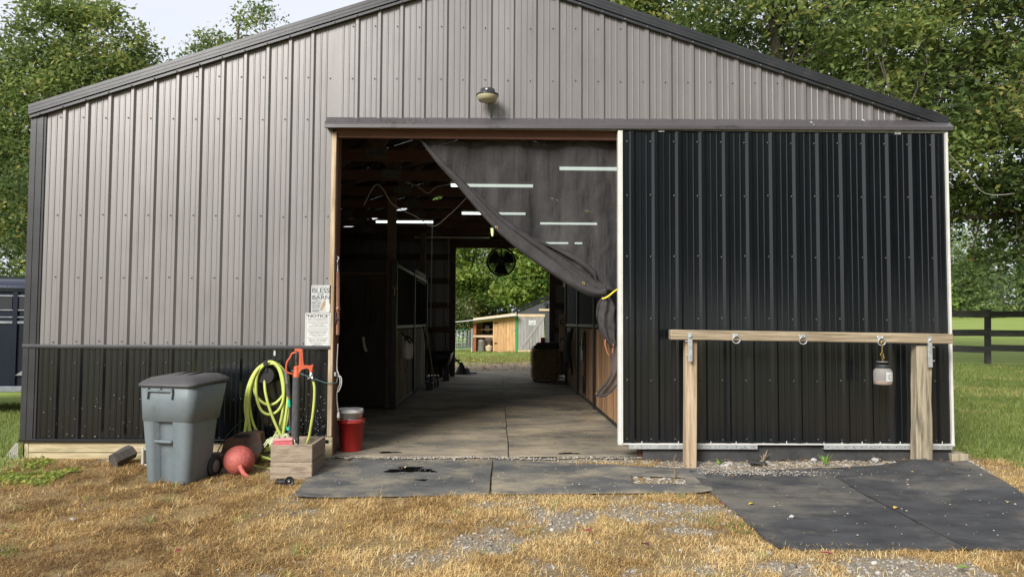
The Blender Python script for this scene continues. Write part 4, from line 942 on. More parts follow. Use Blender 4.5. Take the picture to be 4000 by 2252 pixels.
def rsheet(x0, x1, z0, z1, r, y0, y1):
    w, h = x1-x0, z1-z0; p = [(q.x+(x0+x1)/2, q.y+(z0+z1)/2) for q in rrect(w, h, r, 0, 4)]; return MB().prism(p, y0, y1)
rsheet(-1.912, -1.662, 1.138, 1.486, .012, -.030, -.026).build('panel', 'sign_white', sg)
for a, b, c_, d in ((-1.902, -1.672, 1.148, 1.1495), (-1.902, -1.672, 1.4745, 1.476), (-1.902, -1.9005, 1.15, 1.474), (-1.6735, -1.672, 1.15, 1.474)): MB().box((a, -.0315, c_), (b, -.0303, d)).build('border_line', 'ink_grey', sg)
def ln(s, w, h, cz, mat='ink'): text(s, w, h, -1.787, cz, -.0312, sg, mat, org=og)
o = ln('NOTICE', .196, .027, 1.455)
for dx in (.0012, -.0012): text('NOTICE', .198, .028, -1.787+dx, 1.455, -.0313, sg, 'ink', org=og)
ln('THIS IS AN EQUINE FACILITY', .206, .014, 1.424)
MB().box((-1.888, -.0315, 1.4045), (-1.684, -.0305, 1.4068)).build('rule', 'ink', sg)
for s, w, z in (('All activities on these grounds', .20, 1.388), ('are subject to the', .118, 1.370), ('Equine Inherent Risk Law', .172, 1.352)): ln(s, w, .013, z)
MB().box((-1.888, -.0315, 1.3292), (-1.684, -.0305, 1.3312)).build('rule', 'ink', sg)
for s, w, z in (('By your presence on these grounds', .19, 1.312), ('you have indicated that you have', .178, 1.298), ('accepted the limits of liability', .16, 1.284), ('resulting from inherent risks', .152, 1.270), ('of equine activities.', .102, 1.256)): ln(s, w, .0095, z)
MB().box((-1.888, -.0315, 1.2378), (-1.684, -.0305, 1.2394)).build('rule', 'ink', sg)
for s, w, z in (('THIS IS NOT A SPECTATOR AREA', .176, 1.221), ('All persons in this area will be', .162, 1.206), ('regarded as participants and', .152, 1.192), ('limited by the', .072, 1.178), ('INHERENT RISK LAW', .112, 1.164)): ln(s, w, .0095, z)
for x in (-1.898, -1.676):
    for z in (1.152, 1.472): MB().lathe([(.005, 0), (.004, .003), (0, .003)], (x, -.030, z), 8, (0, -1, 0)).build('screw', 'screw_metal', sg)
sb = thing('barn_sign', 'weathered BLESS OUR BARN sign with a horse head above the notice', 'sign', (-1.761, -.03, 1.488)); ob = tuple(sb.location)
rsheet(-1.858, -1.664, 1.489, 1.762, .006, -.028, -.025).build('panel', 'sign_worn', sb)
def lb(s, w, h, cx, cz, mat='ink_grey'): text(s, w, h, cx, cz, -.0292, sb, mat, org=ob)
lb('BLESS', .172, .047, -1.762, 1.710, 'ink_grey'); text('BLESS', .173, .048, -1.7605, 1.7105, -.0293, sb, 'ink_grey', org=ob); lb('OUR', .062, .018, -1.765, 1.672); lb('BARN', .172, .036, -1.760, 1.641); text('BARN', .173, .037, -1.7585, 1.641, -.0293, sb, 'ink_grey', org=ob)
lb('AND', .036, .014, -1.800, 1.610); lb('KEEP OUR', .088, .019, -1.805, 1.585); lb('HORSES', .080, .022, -1.806, 1.556); lb('FREE FROM', .072, .012, -1.812, 1.534); lb('HARM.', .078, .026, -1.808, 1.508)
for x0, x1, z in ((-1.845, -1.825, 1.610), (-1.775, -1.755, 1.610), (-1.835, -1.81, 1.672), (-1.72, -1.69, 1.672), (-1.84, -1.78, 1.748), (-1.76, -1.70, 1.747)):
    MB().tube(spline([(x0, -.0285, z), ((x0*2+x1)/3, -.0285, z+.003), ((x0+2*x1)/3, -.0285, z-.003), (x1, -.0285, z)], 3), .001, 4).build('flourish', 'ink_grey', sb)
MB().prism([(-1.762, .0+1.512), (-1.755, 1.509), (-1.746, 1.515), (-1.741, 1.530), (-1.728, 1.545), (-1.719, 1.568), (-1.715, 1.60), (-1.722, 1.622), (-1.727, 1.612), (-1.733, 1.598), (-1.744, 1.580), (-1.757, 1.55), (-1.766, 1.528)], -.0290, -.0282).build('horse_head', 'horse_tan', sb)
MB().prism([(-1.713, 1.52), (-1.70, 1.50), (-1.67, 1.50), (-1.669, 1.57), (-1.69, 1.61), (-1.714, 1.615), (-1.71, 1.56)], -.0288, -.0282).build('horse_mane', 'sign_white', sb)
for x in (-1.85, -1.672): MB().lathe([(.004, 0), (.003, .003), (0, .003)], (x, -.028, 1.754), 8, (0, -1, 0)).build('screw', 'screw_metal', sb)

# barn wall lamp
t = thing('barn_light', 'round black dusk-to-dawn lamp with yellowed lens on the gable', 'lamp', (-.118, 0, 3.60)); c = Vector((-.118, -.17, 3.64))
MB().lathe([(.104, .0), (.112, .004), (.112, .016), (.104, .02), (.074, .022), (.074, .062), (.070, .068), (0, .068)], c, 32).build('housing', 'trim_dark', t)
MB().lathe([(.080, -.048), (.088, -.046), (.104, -.012), (.106, .0)], c, 32, caps=False).build('lens', 'lens_yellow', t)
MB().lathe([(0, -.044), (.079, -.044)], c, 24, caps=False).build('lens', 'lens_yellow', t)
MB().tube([c+Vector((0, .05, .045)), c+Vector((0, .17, .045))], .022, 10).build('arm', 'trim_dark', t)
MB().box((-.16, -.03, 3.62), (-.076, -.0225, 3.75), .004).build('wall_plate', 'trim_dark', t)
MB().lathe([(.012, 0), (.014, .012), (.008, .018)], c+Vector((-.008, -.072, .044)), 10, (0, -1, 0)).build('photocell', 'galv', t)

# ---------------------------------------------------------------- planter box, hydrant, hose
def G(x, y): return float(gn(x, y))
bx = thing('planter_box', 'weathered two-plank wooden box around the hydrant pipe', 'box', (-1.83, -.48, .0))
x0, x1, y0, y1 = -2.015, -1.645, -.73, -.23
for za, zb in ((-.02, .150), (.153, .305)):
    MB().box((x0, y0, za), (x1, y0+.035, zb), .005).build('plank', 'box_wood', bx); MB().box((x0, y1-.035, za), (x1, y1, zb), .005).build('plank', 'box_wood', bx)
    MB().box((x0+.002, y0+.036, za), (x0+.037, y1-.036, zb-.003), .005).build('plank', 'box_wood', bx); MB().box((x1-.037, y0+.036, za), (x1-.002, y1-.036, zb-.003), .005).build('plank', 'box_wood', bx)
MB().grid(lambda u, v: (x0+.037+u*(x1-x0-.074), y0+.036+v*(y1-y0-.072), .20+.02*float(fbm(u*6, v*6, 2))), 12, 12).build('soil', 'old_log', bx)
hp = Vector((-1.873, -.46, 0))
hy = thing('yard_hydrant', 'orange-red cast yard hydrant on a foam-wrapped pipe', 'hydrant', (hp.x, hp.y, .2))
MB().tube([(hp.x, hp.y, .2), (hp.x+.002, hp.y, .55), (hp.x+.004, hp.y, .885)], [.036, .037, .036], 18).build('foam_sleeve', 'foam_grey', hy)
mb = MB(); mb.lathe([(.034, .87), (.034, .915), (.028, .92), (.028, .965), (.024, .985)], (hp.x+.002, hp.y, 0), 12); mb.build('base_casting', 'hydrant_red', hy)
mb = MB(); mb.prism([(-1.890, .965), (-1.852, .905), (-1.822, .955), (-1.770, .968), (-1.742, .948), (-1.725, .952), (-1.713, 1.005), (-1.722, 1.003), (-1.745, .992), (-1.80, .995), (-1.806, 1.02), (-1.818, 1.145), (-1.886, 1.150), (-1.890, 1.128), (-1.850, 1.122), (-1.846, 1.06), (-1.846, .995), (-1.878, .985)], hp.y-.018, hp.y+.018); mb.build('head_casting', 'hydrant_red', hy)
MB().prism([(-1.838, 1.00), (-1.822, 1.0), (-1.832, 1.12), (-1.840, 1.12)], hp.y-.0215, hp.y-.0185).build('raised_rib', 'hydrant_red', hy)
MB().tube([(-1.733, hp.y, .958), (-1.735, hp.y, .93)], .020, 10).build('spout', 'hydrant_red', hy)
mb = MB(); mb.tube(spline([(-1.862, hp.y-.012, 1.118), (-1.885, hp.y-.02, 1.112), (-1.912, hp.y-.02, 1.100), (-1.928, hp.y-.02, 1.065), (-1.952, hp.y-.02, 1.030), (-1.962, hp.y-.02, .985), (-1.958, hp.y-.02, .935), (-1.930, hp.y-.02, .920), (-1.895, hp.y-.015, .915)], 5), .0115, 8, flat=.7); mb.build('lever', 'hydrant_red', hy)
mb = MB(); mb.tube([(-1.868, hp.y-.022, 1.115), (-1.870, hp.y-.022, 1.05)], .011, 8); mb.tube([(-1.870, hp.y-.022, 1.05), (-1.872, hp.y, .98)], .009, 8); mb.lathe([(.015, -.012), (.015, .012)], (-1.864, hp.y-.012, 1.112), 10, (0, 1, 0)); mb.build('linkage_rod', 'rust', hy)
mb = MB(); mb.lathe([(.016, 0), (.018, -.02), (.022, -.022), (.022, -.04), (.015, -.045)], (-1.735, hp.y, .93), 10)
for dx in (-.016, .018): mb.tube([(-1.735, hp.y, .895), (-1.735+dx, hp.y-.012, .868)], .012, 8)
mb.lathe([(.011, 0), (.012, .008), (.006, .014)], (-1.752, hp.y-.03, .875), 8, (0, -1, 0)); mb.build('brass_splitter', 'chrome', hy)
MB().tube([(-1.716, hp.y-.012, .873), (-1.71, hp.y-.014, .845)], .016, 10).build('coupling', 'foam_grey', hy)
mb = MB(); mb.tube(spline([(-1.712, hp.y-.014, .85), (-1.700, hp.y-.01, .79), (-1.702, hp.y, .68), (-1.718, hp.y+.02, .54), (-1.742, hp.y+.05, .42), (-1.765, hp.y+.08, .32), (-1.80, hp.y+.08, .235)], 6), .0125, 10)
mb.top('supply_hose', 'hose_green', 'yellow-green hose dropping from hydrant spout into the wooden box', 'hose', (-1.74, hp.y, .235))
# coil on its hanger
hb_ = thing('hose_hanger', 'black bracket on the wainscot holding the coiled hose', 'hanger', (-2.25, -.05, .90))
MB().box((-2.265, -.16, .90), (-2.235, -.02, 1.02), .006).build('arm', 'black_steel', hb_); MB().lathe([(.08, 0), (.085, .02), (.085, .10), (.08, .12)], (-2.255, -.15, .875), 18, (0, 1, 0)).build('drum', 'black_steel', hb_); MB().box((-2.27, -.185, .965), (-2.23, -.175, 1.02), .003).build('lip', 'black_steel', hb_)
MB().box((-2.225, -.006, 1.06), (-2.205, -.002, 1.115), .001).build('slotted_strap', 'galv', hb_)
hs = thing('garden_hose', 'coiled yellow-green garden hose hanging on the black wainscot', 'hose', (-2.23, -.13, .0))
def loop(cx, top, bot, w, y, tw=.0, ph=0, lean=0):
    h = (top-bot)/2; cz = (top+bot)/2; P = []
    for k in range(13):
        a = math.pi/2 + 2*math.pi*k/12
        P.append((cx + w*math.cos(a) + lean*(math.sin(a)-1) + .006*math.sin(3*a+ph), y + tw*math.sin(a*1.0+ph)+.004*k, cz + h*math.sin(a)))
    return P
path = []
path += loop(-2.215, 1.000, .590, .150, -.150, .012, 1)
path += loop(-2.225, 1.004, .215, .190, -.165, .01, 2, .02)[1:]
path += loop(-2.235, .990, .175, .186, -.150, .012, .4, .0)[1:]
path += loop(-2.215, 1.010, .190, .165, -.180, .012, 3, .03)[1:]
path += loop(-2.240, 1.002, .235, .172, -.135, .012, 1.2, -.01)[1:]
path += loop(-2.222, .995, .150, .196, -.170, .012, 2.6, .01)[1:]
path += loop(-2.205, .990, .500, .140, -.185, .012, 4.2, .0)[1:]
path += loop(-2.225, .985, .06, .185, -.145, .01, 5, .03)[1:9]
MB().tube(spline(path, 5), .0135, 9).build('coil', 'hose_green', hs)
MB().tube(spline([(-2.27, -.13, .86), (-2.25, -.16, .72), (-2.20, -.18, .56), (-2.14, -.19, .42), (-2.08, -.2, .30), (-2.04, -.21, .22)], 5), .0135, 9).build('coil', 'hose_green', hs)
MB().tube(spline([(-2.405, -.16, .62), (-2.43, -.18, .35), (-2.42, -.2, .17), (-2.36, -.24, .06), (-2.26, -.28, .02), (-2.15, -.33, .015), (-2.02, -.40, .02)], 6), .0135, 9).build('coil', 'hose_green', hs)
MB().tube(spline([(-2.41, -.15, .45), (-2.38, -.17, .24), (-2.30, -.2, .13), (-2.16, -.25, .09), (-2.03, -.30, .10)], 6), .0135, 9).build('coil', 'hose_green', hs)
MB().tube(spline([(-2.03, -.19, .88), (-2.02, -.19, .70), (-2.035, -.2, .50), (-2.06, -.2, .30), (-2.07, -.22, .22)], 5), .0135, 9).build('coil', 'hose_green', hs)
mb = MB(); mb.tube([(-2.045, -.2, .93), (-2.035, -.205, .86), (-2.028, -.205, .80)], [.017, .015, .018], 10); mb.build('swivel_grip', 'grip_grey', hs)
mb = MB(); mb.tube([(-2.028, -.205, .80), (-2.018, -.205, .74), (-2.010, -.205, .68)], [.013, .02, .017], 10); mb.build('nozzle_grip', 'foam_grey', hs)
MB().tube([(-2.009, -.205, .68), (-2.008, -.205, .655)], .014, 10).build('brass_collar', 'brass', hs); MB().tube([(-2.008, -.205, .655), (-2.000, -.205, .58)], .013, 8).build('nozzle_tip', 'teal', hs)
MB().tube([(-2.0, -.205, .58), (-1.995, -.205, .40)], .010, 8).tube([(-1.995, -.205, .40), (-1.992, -.205, .33)], [.014, .022], 10).build('wand', 'foam_grey', hs); MB().tube([(-2.005, -.215, .39), (-2.004, -.215, .36)], .019, 10).build('wand_head', 'teal', hs)
# mop head and pink brush in the box
mb = MB()
for k in range(70):
    a = random.uniform(0, 6.28); r = random.uniform(.02, .11); p = Vector((-1.985+r*math.cos(a)*.9, -.50+r*math.sin(a)*.5, .345-r*.55+random.uniform(-.01, .02)))
    mb.tube(spline([p, p+Vector((math.cos(a)*.03, math.sin(a)*.03, .015)), p+Vector((math.cos(a)*.06, math.sin(a)*.05, -.03))], 3), .005, 5)
mb.top('mop_head', 'moppy', 'pale green shaggy mop head in corner of the wooden box', 'mop', (-1.985, -.5, .30))
t = thing('scrub_brush', 'wooden scrub brush with pink bristles on the box edge', 'brush', (-1.93, -.70, .305))
MB().box((-2.0, -.735, .335), (-1.82, -.665, .358), .008, rot=Matrix.Rotation(R(-3), 3, 'Y')).build('block', 'pink', t)
mb = MB()
for i in range(16):
    for j in range(3): mb.box((-1.99+i*.0105, -.728+j*.024, .303), (-1.983+i*.0105, -.718+j*.024, .336))
struct(mb.build('bristle', 'bristle_pink', t), 'stuff')
MB().lathe([(.018, 0), (.02, .03), (.012, .05)], (-1.80, -.66, .31), 10).top('black_cap', 'cord_dark', 'small black plastic cap on box beside the pink brush', 'cap', (-1.8, -.66, .31))

# ---------------------------------------------------------------- wheeled bin
A = R(-14)
gb = G(-2.80, -.72)
bn = thing('wheeled_bin', 'grey-blue wheeled trash bin with dark lid by the wainscot', 'trash bin', (-2.825, -.70, gb-.005), rz=A); bn.scale = (.91, .91, 1.0)
def ring(w, d, r, z, cy=0, notch=True, depth=.060, nx0=-.12, nx1=.085):
    P = rrect(w, d, r, z, 5, 0, cy)
    if not notch: depth = 0
    # front side lies between the third and fourth corner; put a recess there
    i = 18; yf = cy-d/2
    return P[:i] + [Vector((nx0, yf, z)), Vector((nx0+.012, yf+depth, z)), Vector((nx1-.006, yf+depth*.8, z)), Vector((nx1, yf, z))] + P[i:]
low = [ring(.455, .38, .07, 0), ring(.475, .395, .07, .02), ring(.515, .43, .075, .30), ring(.555, .47, .08, .545)]
MB().loft(low).build('body', 'bin_blue', bn, local=True)
MB().loft([ring(.550, .470, .085, .535, .012, False), ring(.575, .50, .085, .540, .012, False), ring(.60, .545, .09, .70, .03, False), ring(.615, .585, .09, .845, .045, False), ring(.60, .565, .09, .85, .045, False)]).build('upper_band', 'bin_blue', bn, local=True)
MB().box((-.115, -.238, .352), (.080, -.185, .378), .008).build('grab_bar', 'bin_blue', bn, local=True)
MB().box((-.19, -.272, .795), (.10, -.235, .815), .004).build('rim_handle', 'bin_blue', bn, local=True)
for x in (-.175, -.04, .085): MB().box((x-.014, -.274, .812), (x+.014, -.25, .828), .004).build('lug', 'bin_blue', bn, local=True)
for x in (-.178, .088): MB().prism([(x-.012, .795), (x+.012, .795), (x+.002, .73)], -.268, -.238).build('bracket', 'bin_blue', bn, local=True)
def lidr(k, z, tilt, r=.09, dw=0): return [p+Vector((0, 0, tilt*(p.y+.25))) for p in rrect((.628+dw)*k, (.640+dw)*k, r*k, z, 5, 0, .05)]
MB().loft([lidr(1, .840, .05), lidr(1.01, .842, .05), lidr(1.01, .860, .05), lidr(.985, .866, .05), lidr(.92, .882, .05), lidr(.76, .908, .045), lidr(.5, .920, .04), lidr(.12, .924, .04)]).build('lid', 'bin_lid', bn, local=True)
for x in (-.02, .10): MB().tube(spline([(x, -.12, .916), (x+.005, .05, .938), (x+.005, .20, .936), (x+.0, .33, .905)], 4), .009, 6, flat=.6).build('lid_rib', 'bin_lid', bn, local=True)
MB().tube([(-.25, .40, .875), (.25, .40, .875)], .016, 8).build('push_handle', 'bin_lid', bn, local=True)
for s in (-1, 1):
    w_ = MB().lathe([(.05, -.024), (.094, -.024), (.102, -.016), (.102, .016), (.094, .024), (.05, .024)], (s*.252, .185, .102), 28, (1, 0, 0)).build('wheel', 'tyre', bn, local=True)
    MB().lathe([(.0, 0), (.02, .012), (.045, .004), (.062, .006), (.066, 0)], (s*.252, .185, .102), 20, (s, 0, 0), caps=False).lathe([(.055, .025), (.045, .027), (.02, .035), (0, .036)], (s*.252, .185, .102), 20, (s, 0, 0), caps=False).build('hub', 'grip_grey', w_, local=True)
MB().tube([(-.25, .185, .102), (.25, .185, .102)], .012, 8).build('axle', 'galv', bn, local=True)

# ---------------------------------------------------------------- ball, block, log, rusty box, nozzle
bz = G(-2.37, -.5)
bl = thing('horse_ball', 'faded red horse play ball with a moulded handle', 'ball', (-2.37, -.50, bz))
cen = Vector((-2.37, -.50, bz+.128)); mb = MB()
def sph(u, v):
    a = u*2*math.pi; b = v*math.pi; d = Vector((math.cos(a)*math.sin(b), math.sin(a)*math.sin(b), math.cos(b)))
    r = .138 + .0035*(float(fbm(d.x*9+d.z*5+20, d.y*9+d.z*7+20, 4))-.5)
    return cen + Vector((d.x*r, d.y*r, d.z*r*.96))
mb.grid(sph, 48, 30); mb.build('ball', 'ball_red', bl)
mb = MB(); mb.tube(spline([cen+Vector((.045, -.11, -.03)), cen+Vector((.075, -.155, -.055)), cen+Vector((.115, -.185, -.09)), cen+Vector((.165, -.19, -.118))], 4), [.028, .026, .024, .023, .022, .022, .022, .021, .020, .019, .017, .014, .007], 8, flat=.75); mb.build('handle', 'ball_red', bl)
t = thing('cinder_block', 'pale concrete block half hidden behind the trash bin', 'block', (-3.28, -.18, G(-3.28, -.2)))
z = G(-3.28, -.2)-.02
for a, b in (((-3.36, -.30), (-3.335, -.10)), ((-3.20, -.30), (-3.175, -.10))): MB().box((a[0], a[1], z), (b[0], b[1], z+.19), .006).build('web', 'concrete', t)
for a, b in ((z, z+.03), (z+.16, z+.19)): MB().box((-3.334, -.299, a), (-3.201, -.101, b), .004).build('web', 'concrete', t)
MB().box((-3.275, -.298, z+.031), (-3.245, -.102, z+.159), .004).build('web', 'concrete', t)
lg = MB(); q = []
for k, xx in enumerate((-.10, -.05, 0, .05, .10)):
    q.append([Vector((xx+.004*math.sin(a*3), .072*math.cos(a)*(1+.14*math.sin(2*a+k*.4)), .072*math.sin(a)*(1+.14*math.cos(3*a+k)))) for a in np.arange(0, 6.28, 1.05)])
Mt = Matrix.Rotation(R(58), 3, 'Z') @ Matrix.Rotation(R(-18), 3, 'Y')
lg.loft([[Mt @ p + Vector((-3.56, -.24, G(-3.56, -.22)+.08)) for p in r] for r in q], smooth=False); lg.top('old_log', 'old_log', 'short dark split log leaning at the splash boards', 'log', (-3.56, -.22, G(-3.56, -.22)))
t = thing('rusty_box', 'rusty dark metal weight with a handle behind the red ball', 'metal box', (-2.50, -.22, G(-2.5, -.2)))
z = G(-2.5, -.22)
def skew(x, zz): return x + .16*(zz-z)
P = [(-2.66, z), (-2.30, z), (-2.235, z+.16), (-2.26, z+.30), (-2.33, z+.315), (-2.47, z+.30), (-2.58, z+.24), (-2.60, z+.20)]
MB().prism(P, -.27, -.13).build('body', 'rust', t)
MB().prism([(-2.50, z+.255), (-2.36, z+.265), (-2.345, z+.285), (-2.37, z+.297), (-2.48, z+.288), (-2.51, z+.270)], -.2745, -.2705).build('handle_slot', 'ink', t)
MB().box((-2.72, -.36, z-.01), (-2.58, -.20, z+.115), .012).build('foot', 'rust', t)
MB().lathe([(.012, 0), (.008, .006)], (-2.66, -.361, z+.06), 8, (0, -1, 0)).build('bolt', 'galv', t)
z = G(-1.80, -.95)
t = thing('hose_nozzle', 'black round-faced hose nozzle lying in front of wooden box', 'nozzle', (-1.82, -.93, z))
MB().tube([(-1.905, -.90, z+.03), (-1.86, -.915, z+.032), (-1.81, -.93, z+.034)], [.024, .021, .024], 12).build('grip', 'black_steel', t)
for x in (-1.89, -1.87, -1.85): MB().torus((x, -.905-(x+1.89)*-.2, z+.031), .024, .004, (.95, -.3, 0), 14, 5).build('grip_ring', 'black_steel', t)
MB().lathe([(.030, -.03), (.040, -.02), (.043, .0), (.040, .008), (.034, .008), (.033, .0), (.012, .0), (.010, .006), (0, .006)], (-1.785, -.945, z+.043), 20, (.25, -.95, .12), caps=False).build('dial_head', 'black_steel', t)
MB().lathe([(.010, .0), (.006, .01), (0, .011)], (-1.784, -.949, z+.044), 3, (.25, -.95, .12)).build('centre', 'white_plastic', t)

# ---------------------------------------------------------------- hitching rail
HYp = -.30
hr = thing('hitching_rail', 'timber hitching rail on two posts in front of the black door', 'hitching rail', (3.0, HYp, .0))
MB().box((1.642, HYp-.10, 1.234), (4.362, HYp-.01, 1.329), .007, rot=Matrix.Rotation(R(.55), 3, 'Y')).build('rail', 'lumber_rail', hr)
p1 = MB().box((1.795, HYp-.045, -.15), (1.905, HYp+.06, 1.236), .007, rot=Matrix.Rotation(R(.6), 3, 'Y')).build('post', 'lumber_pale', hr)
q = []
for z in np.linspace(-.15, 1.20, 22):
    w = .148 + .006*math.sin(z*6) - .012*max(0, z-.85)*2; cx = 4.082+.022*z/1.2
    q.append([p + Vector((.004*math.sin(z*9+k*1.7), .003*math.cos(z*7+k), 0)) for k, p in enumerate(rrect(w, .12, .016, z, 3, cx, HYp))])
MB().loft(q, smooth=False).build('post', 'post_weathered', hr)
for x, zt_, zb, s in ((1.826, 1.312, 1.045, -1), (4.128, 1.290, .998, 1)):
    b = MB().box((x-.021, HYp-.108, zb), (x+.021, HYp-.102, zt_), .001).build('strap_plate', 'galv', hr)
    MB().lathe([(.016, 0), (.016, .004), (.011, .005), (.011, .012), (.004, .014)], (x, HYp-.108, zt_-.035), 8, (0, -1, 0)).build('bolt', 'galv', b)
    MB().tube([(x+s*-.0, HYp-.105, zb+.06), (x-.045 if s < 0 else x+.045, HYp-.10, zb+.06)], .006, 6).tube([(x, HYp-.105, zb+.19), (x-.045 if s < 0 else x+.045, HYp-.10, zb+.19)], .006, 6).build('bolt', 'galv', b)
for x, z in ((2.259, 1.285), (2.897, 1.280), (3.649, 1.272)):
    p = MB().box((x-.030, HYp-.106, z-.008), (x+.030, HYp-.1015, z+.022), .002).box((x-.009, HYp-.122, z-.016), (x+.009, HYp-.1065, z+.016), .003).build('ring_plate', 'galv', hr)
    MB().torus((x+.002, HYp-.128, z-.032), .036, .0055, (0, 1, .12), 26, 7).build('tie_ring', 'galv', p)
    for dx in (-.021, .021): MB().lathe([(.007, 0), (.006, .004), (0, .005)], (x+dx, HYp-.106, z+.010), 8, (0, -1, 0)).build('screw', 'chrome', p)
jx, jy = 3.655, HYp-.130
jr = thing('hanging_jar', 'clear plastic treat jar with white label hanging from right tie ring', 'jar', (jx, jy, .83))
MB().lathe([(.0, .832), (.074, .834), (.082, .845), (.083, .95), (.080, .968), (.062, .988), (.060, 1.000)], (jx, jy, 0), 30, caps=False).build('jar_body', 'jar_plastic', jr)
MB().lathe([(.0, .838), (.072, .838), (.078, .848), (.078, .868), (0, .872)], (jx, jy, 0), 24, caps=False).build('contents', 'jar_stuff', jr)
MB().lathe([(.064, .990), (.066, .993), (.066, 1.020), (.062, 1.024)], (jx, jy, 0), 28, caps=False).build('neck_ring', 'cord_dark', jr)
MB().lathe([(.0, 1.044), (.050, 1.044), (.053, 1.048), (.050, 1.053), (0, 1.055)], (jx-.003, jy, 0), 24, caps=False).build('lid', 'grip_grey', jr)
for dx in (-.035, .035): MB().tube([(jx+dx, jy, 1.015), (jx+dx*.9, jy, 1.046)], .003, 5).build('hanger_cord', 'cord_dark', jr)
mb = MB(); mb.grid(lambda u, v: (jx+.0845*math.sin(-.12+u*1.05), jy-.0845*math.cos(-.12+u*1.05), .868+.088*v), 10, 2); lbl = mb.build('label', 'sign_white', jr)
for k, w in enumerate((.5, .28, .42)):
    mb = MB(); mb.grid(lambda u, v: (jx+.0852*math.sin(.0+u*w), jy-.0852*math.cos(.0+u*w), .892+.016*k+.005*v), 6, 1); mb.build('print_line', 'ink_grey', lbl)
mb = MB(); mb.torus((jx-.004, jy, 1.115), .015, .004, (0, 1, 0), 14, 5); mb.torus((jx+.004, jy, 1.085), .012, .003, (.8, .5, 0), 12, 5); mb.tube([(jx-.004, jy, 1.13), (jx-.001, jy, 1.20)], .005, 6); mb.tube(spline([(jx-.001, jy, 1.2), (jx-.012, jy, 1.22), (jx-.002, jy, 1.245), (jx+.008, jy, 1.22)], 4), .004, 6)
mb.tube([(jx+.004, jy, 1.075), (jx, jy, 1.05)], .003, 5); mb.top('snap_hook', 'brass', 'brass double snap between right tie ring and the jar', 'hook', (jx, jy, 1.07))

# ---------------------------------------------------------------- horse trailer, left
TZ = -.16
tl = thing('horse_trailer', 'dark navy horse trailer parked beyond the left wall', 'trailer', (-8.0, 5.4, TZ), rz=R(9))
def tb(a, b, bev=0): return MB().box(a, b, bev)
tb((-3.4, 0, .42), (1.5, 1.9, 2.05), .03).build('body', 'trailer_navy', tl, local=True)
q = []
for x in (-3.45, 1.45, 1.58): q.append([Vector((x, .95+.99*math.cos(a), 2.05+.30*max(0, math.sin(a))**.7*(1 if x < 1.5 else .6))) for a in np.arange(0, math.pi+.01, math.pi/14)])
MB().loft(q).build('roof', 'trailer_roof', tl, local=True)
for x in (-2.4, -1.3, -.24, .9): tb((x-.04, -.035, .45), (x+.04, .0, 2.06), .006).build('post', 'trailer_navy', tl, local=True)
for z in (2.045, 1.96): tb((-3.4, -.03, z), (1.5, -.001, z+.022)).build('stripe', 'trailer_alu', tl, local=True)
for z in (1.72, 1.60, 1.50): tb((-3.4, -.028, z), (1.5, -.001, z+.016 if z > 1.55 else z+.04)).build('stripe', 'trailer_alu', tl, local=True)
for x in (-2.35, -1.26, -.2): w_ = tb((x, -.012, 1.74), (x+.96, .003, 1.95)).build('window', 'trailer_glass', tl, local=True)
tb((-3.5, -.06, .34), (1.55, .02, .44), .01).build('frame_rail', 'trailer_alu', tl, local=True)
MB().prism([(-.20, .62), (.45, 1.10), (1.3, 1.10), (1.5, .62)], -.05, -.002).build('fender', 'trailer_alu', tl, local=True)
tb((.10, -.07, .52), (.22, -.048, .57), .006).build('marker_light', 'orange', tl, local=True)
for x in (.35, 1.15):
    w_ = MB().lathe([(.18, -.1), (.32, -.1), (.35, -.07), (.35, .07), (.32, .1), (.18, .1)], (x, .18, .35), 26, (0, 1, 0)).build('wheel', 'tyre', tl, local=True)
    MB().lathe([(.19, -.09), (.17, -.06), (.06, -.07), (0, -.08)], (x, .18, .35), 20, (0, 1, 0), caps=False).build('rim', 'trailer_alu', w_, local=True)

# ---------------------------------------------------------------- board fence, right
fn = thing('board_fence', 'black three-board paddock fence beyond the barn on right', 'fence', (13.2, 12.3, float(gh(13.2, 12.3))))
posts = [(5.6, 12.6), (8.1, 12.5), (10.65, 12.4), (13.24, 12.3), (15.8, 12.1), (18.4, 11.8), (21, 11.5), (23.6, 11.2)]
for x, y in posts:
    z = float(gh(x, y)); MB().box((x-.065, y-.06, z-.1), (x+.065, y+.06, z+1.47), .012, rot=Matrix.Rotation(R(random.uniform(-1.5, 1.5)), 3, 'Y')).build('post', 'fence_black', fn)
for (xa, ya), (xb, yb) in zip(posts, posts[1:]):
    za, zb = float(gh(xa, ya)), float(gh(xb, yb)); d = Vector((xb-xa, yb-ya, zb-za))
    for h in (.42, .83, 1.36):
        w = .086; j = random.uniform(-.035, .035); y_ = -.085
        vs = []
        for ex, zc in ((Vector((xa, ya, za)), j), (Vector((xb, yb, zb)), -j)):
            for dy, dz in ((0, -w), (0, w), (.022, w), (.022, -w)): vs.append(ex+Vector((0, y_+dy, h+zc+dz)))
        MB().add(vs, [(0, 1, 5, 4), (1, 2, 6, 5), (2, 3, 7, 6), (3, 0, 4, 7), (0, 3, 2, 1), (4, 5, 6, 7)]).build('rail_board', 'fence_black', fn)
for i, (x, y) in enumerate(((15.9, 26), (19.5, 27))):
    z = float(gh(x, y)); MB().tube([(x, y, z), (x, y, z+1.25)], .03, 6).lathe([(.035, 0), (.035, .1)], (x, y, z+1.25), 6).top('field_stake', 'net_white' if i else 'stick', ['dark stake standing in the right field', 'pale stake standing in the right field'][i], 'stake', (x, y, z))
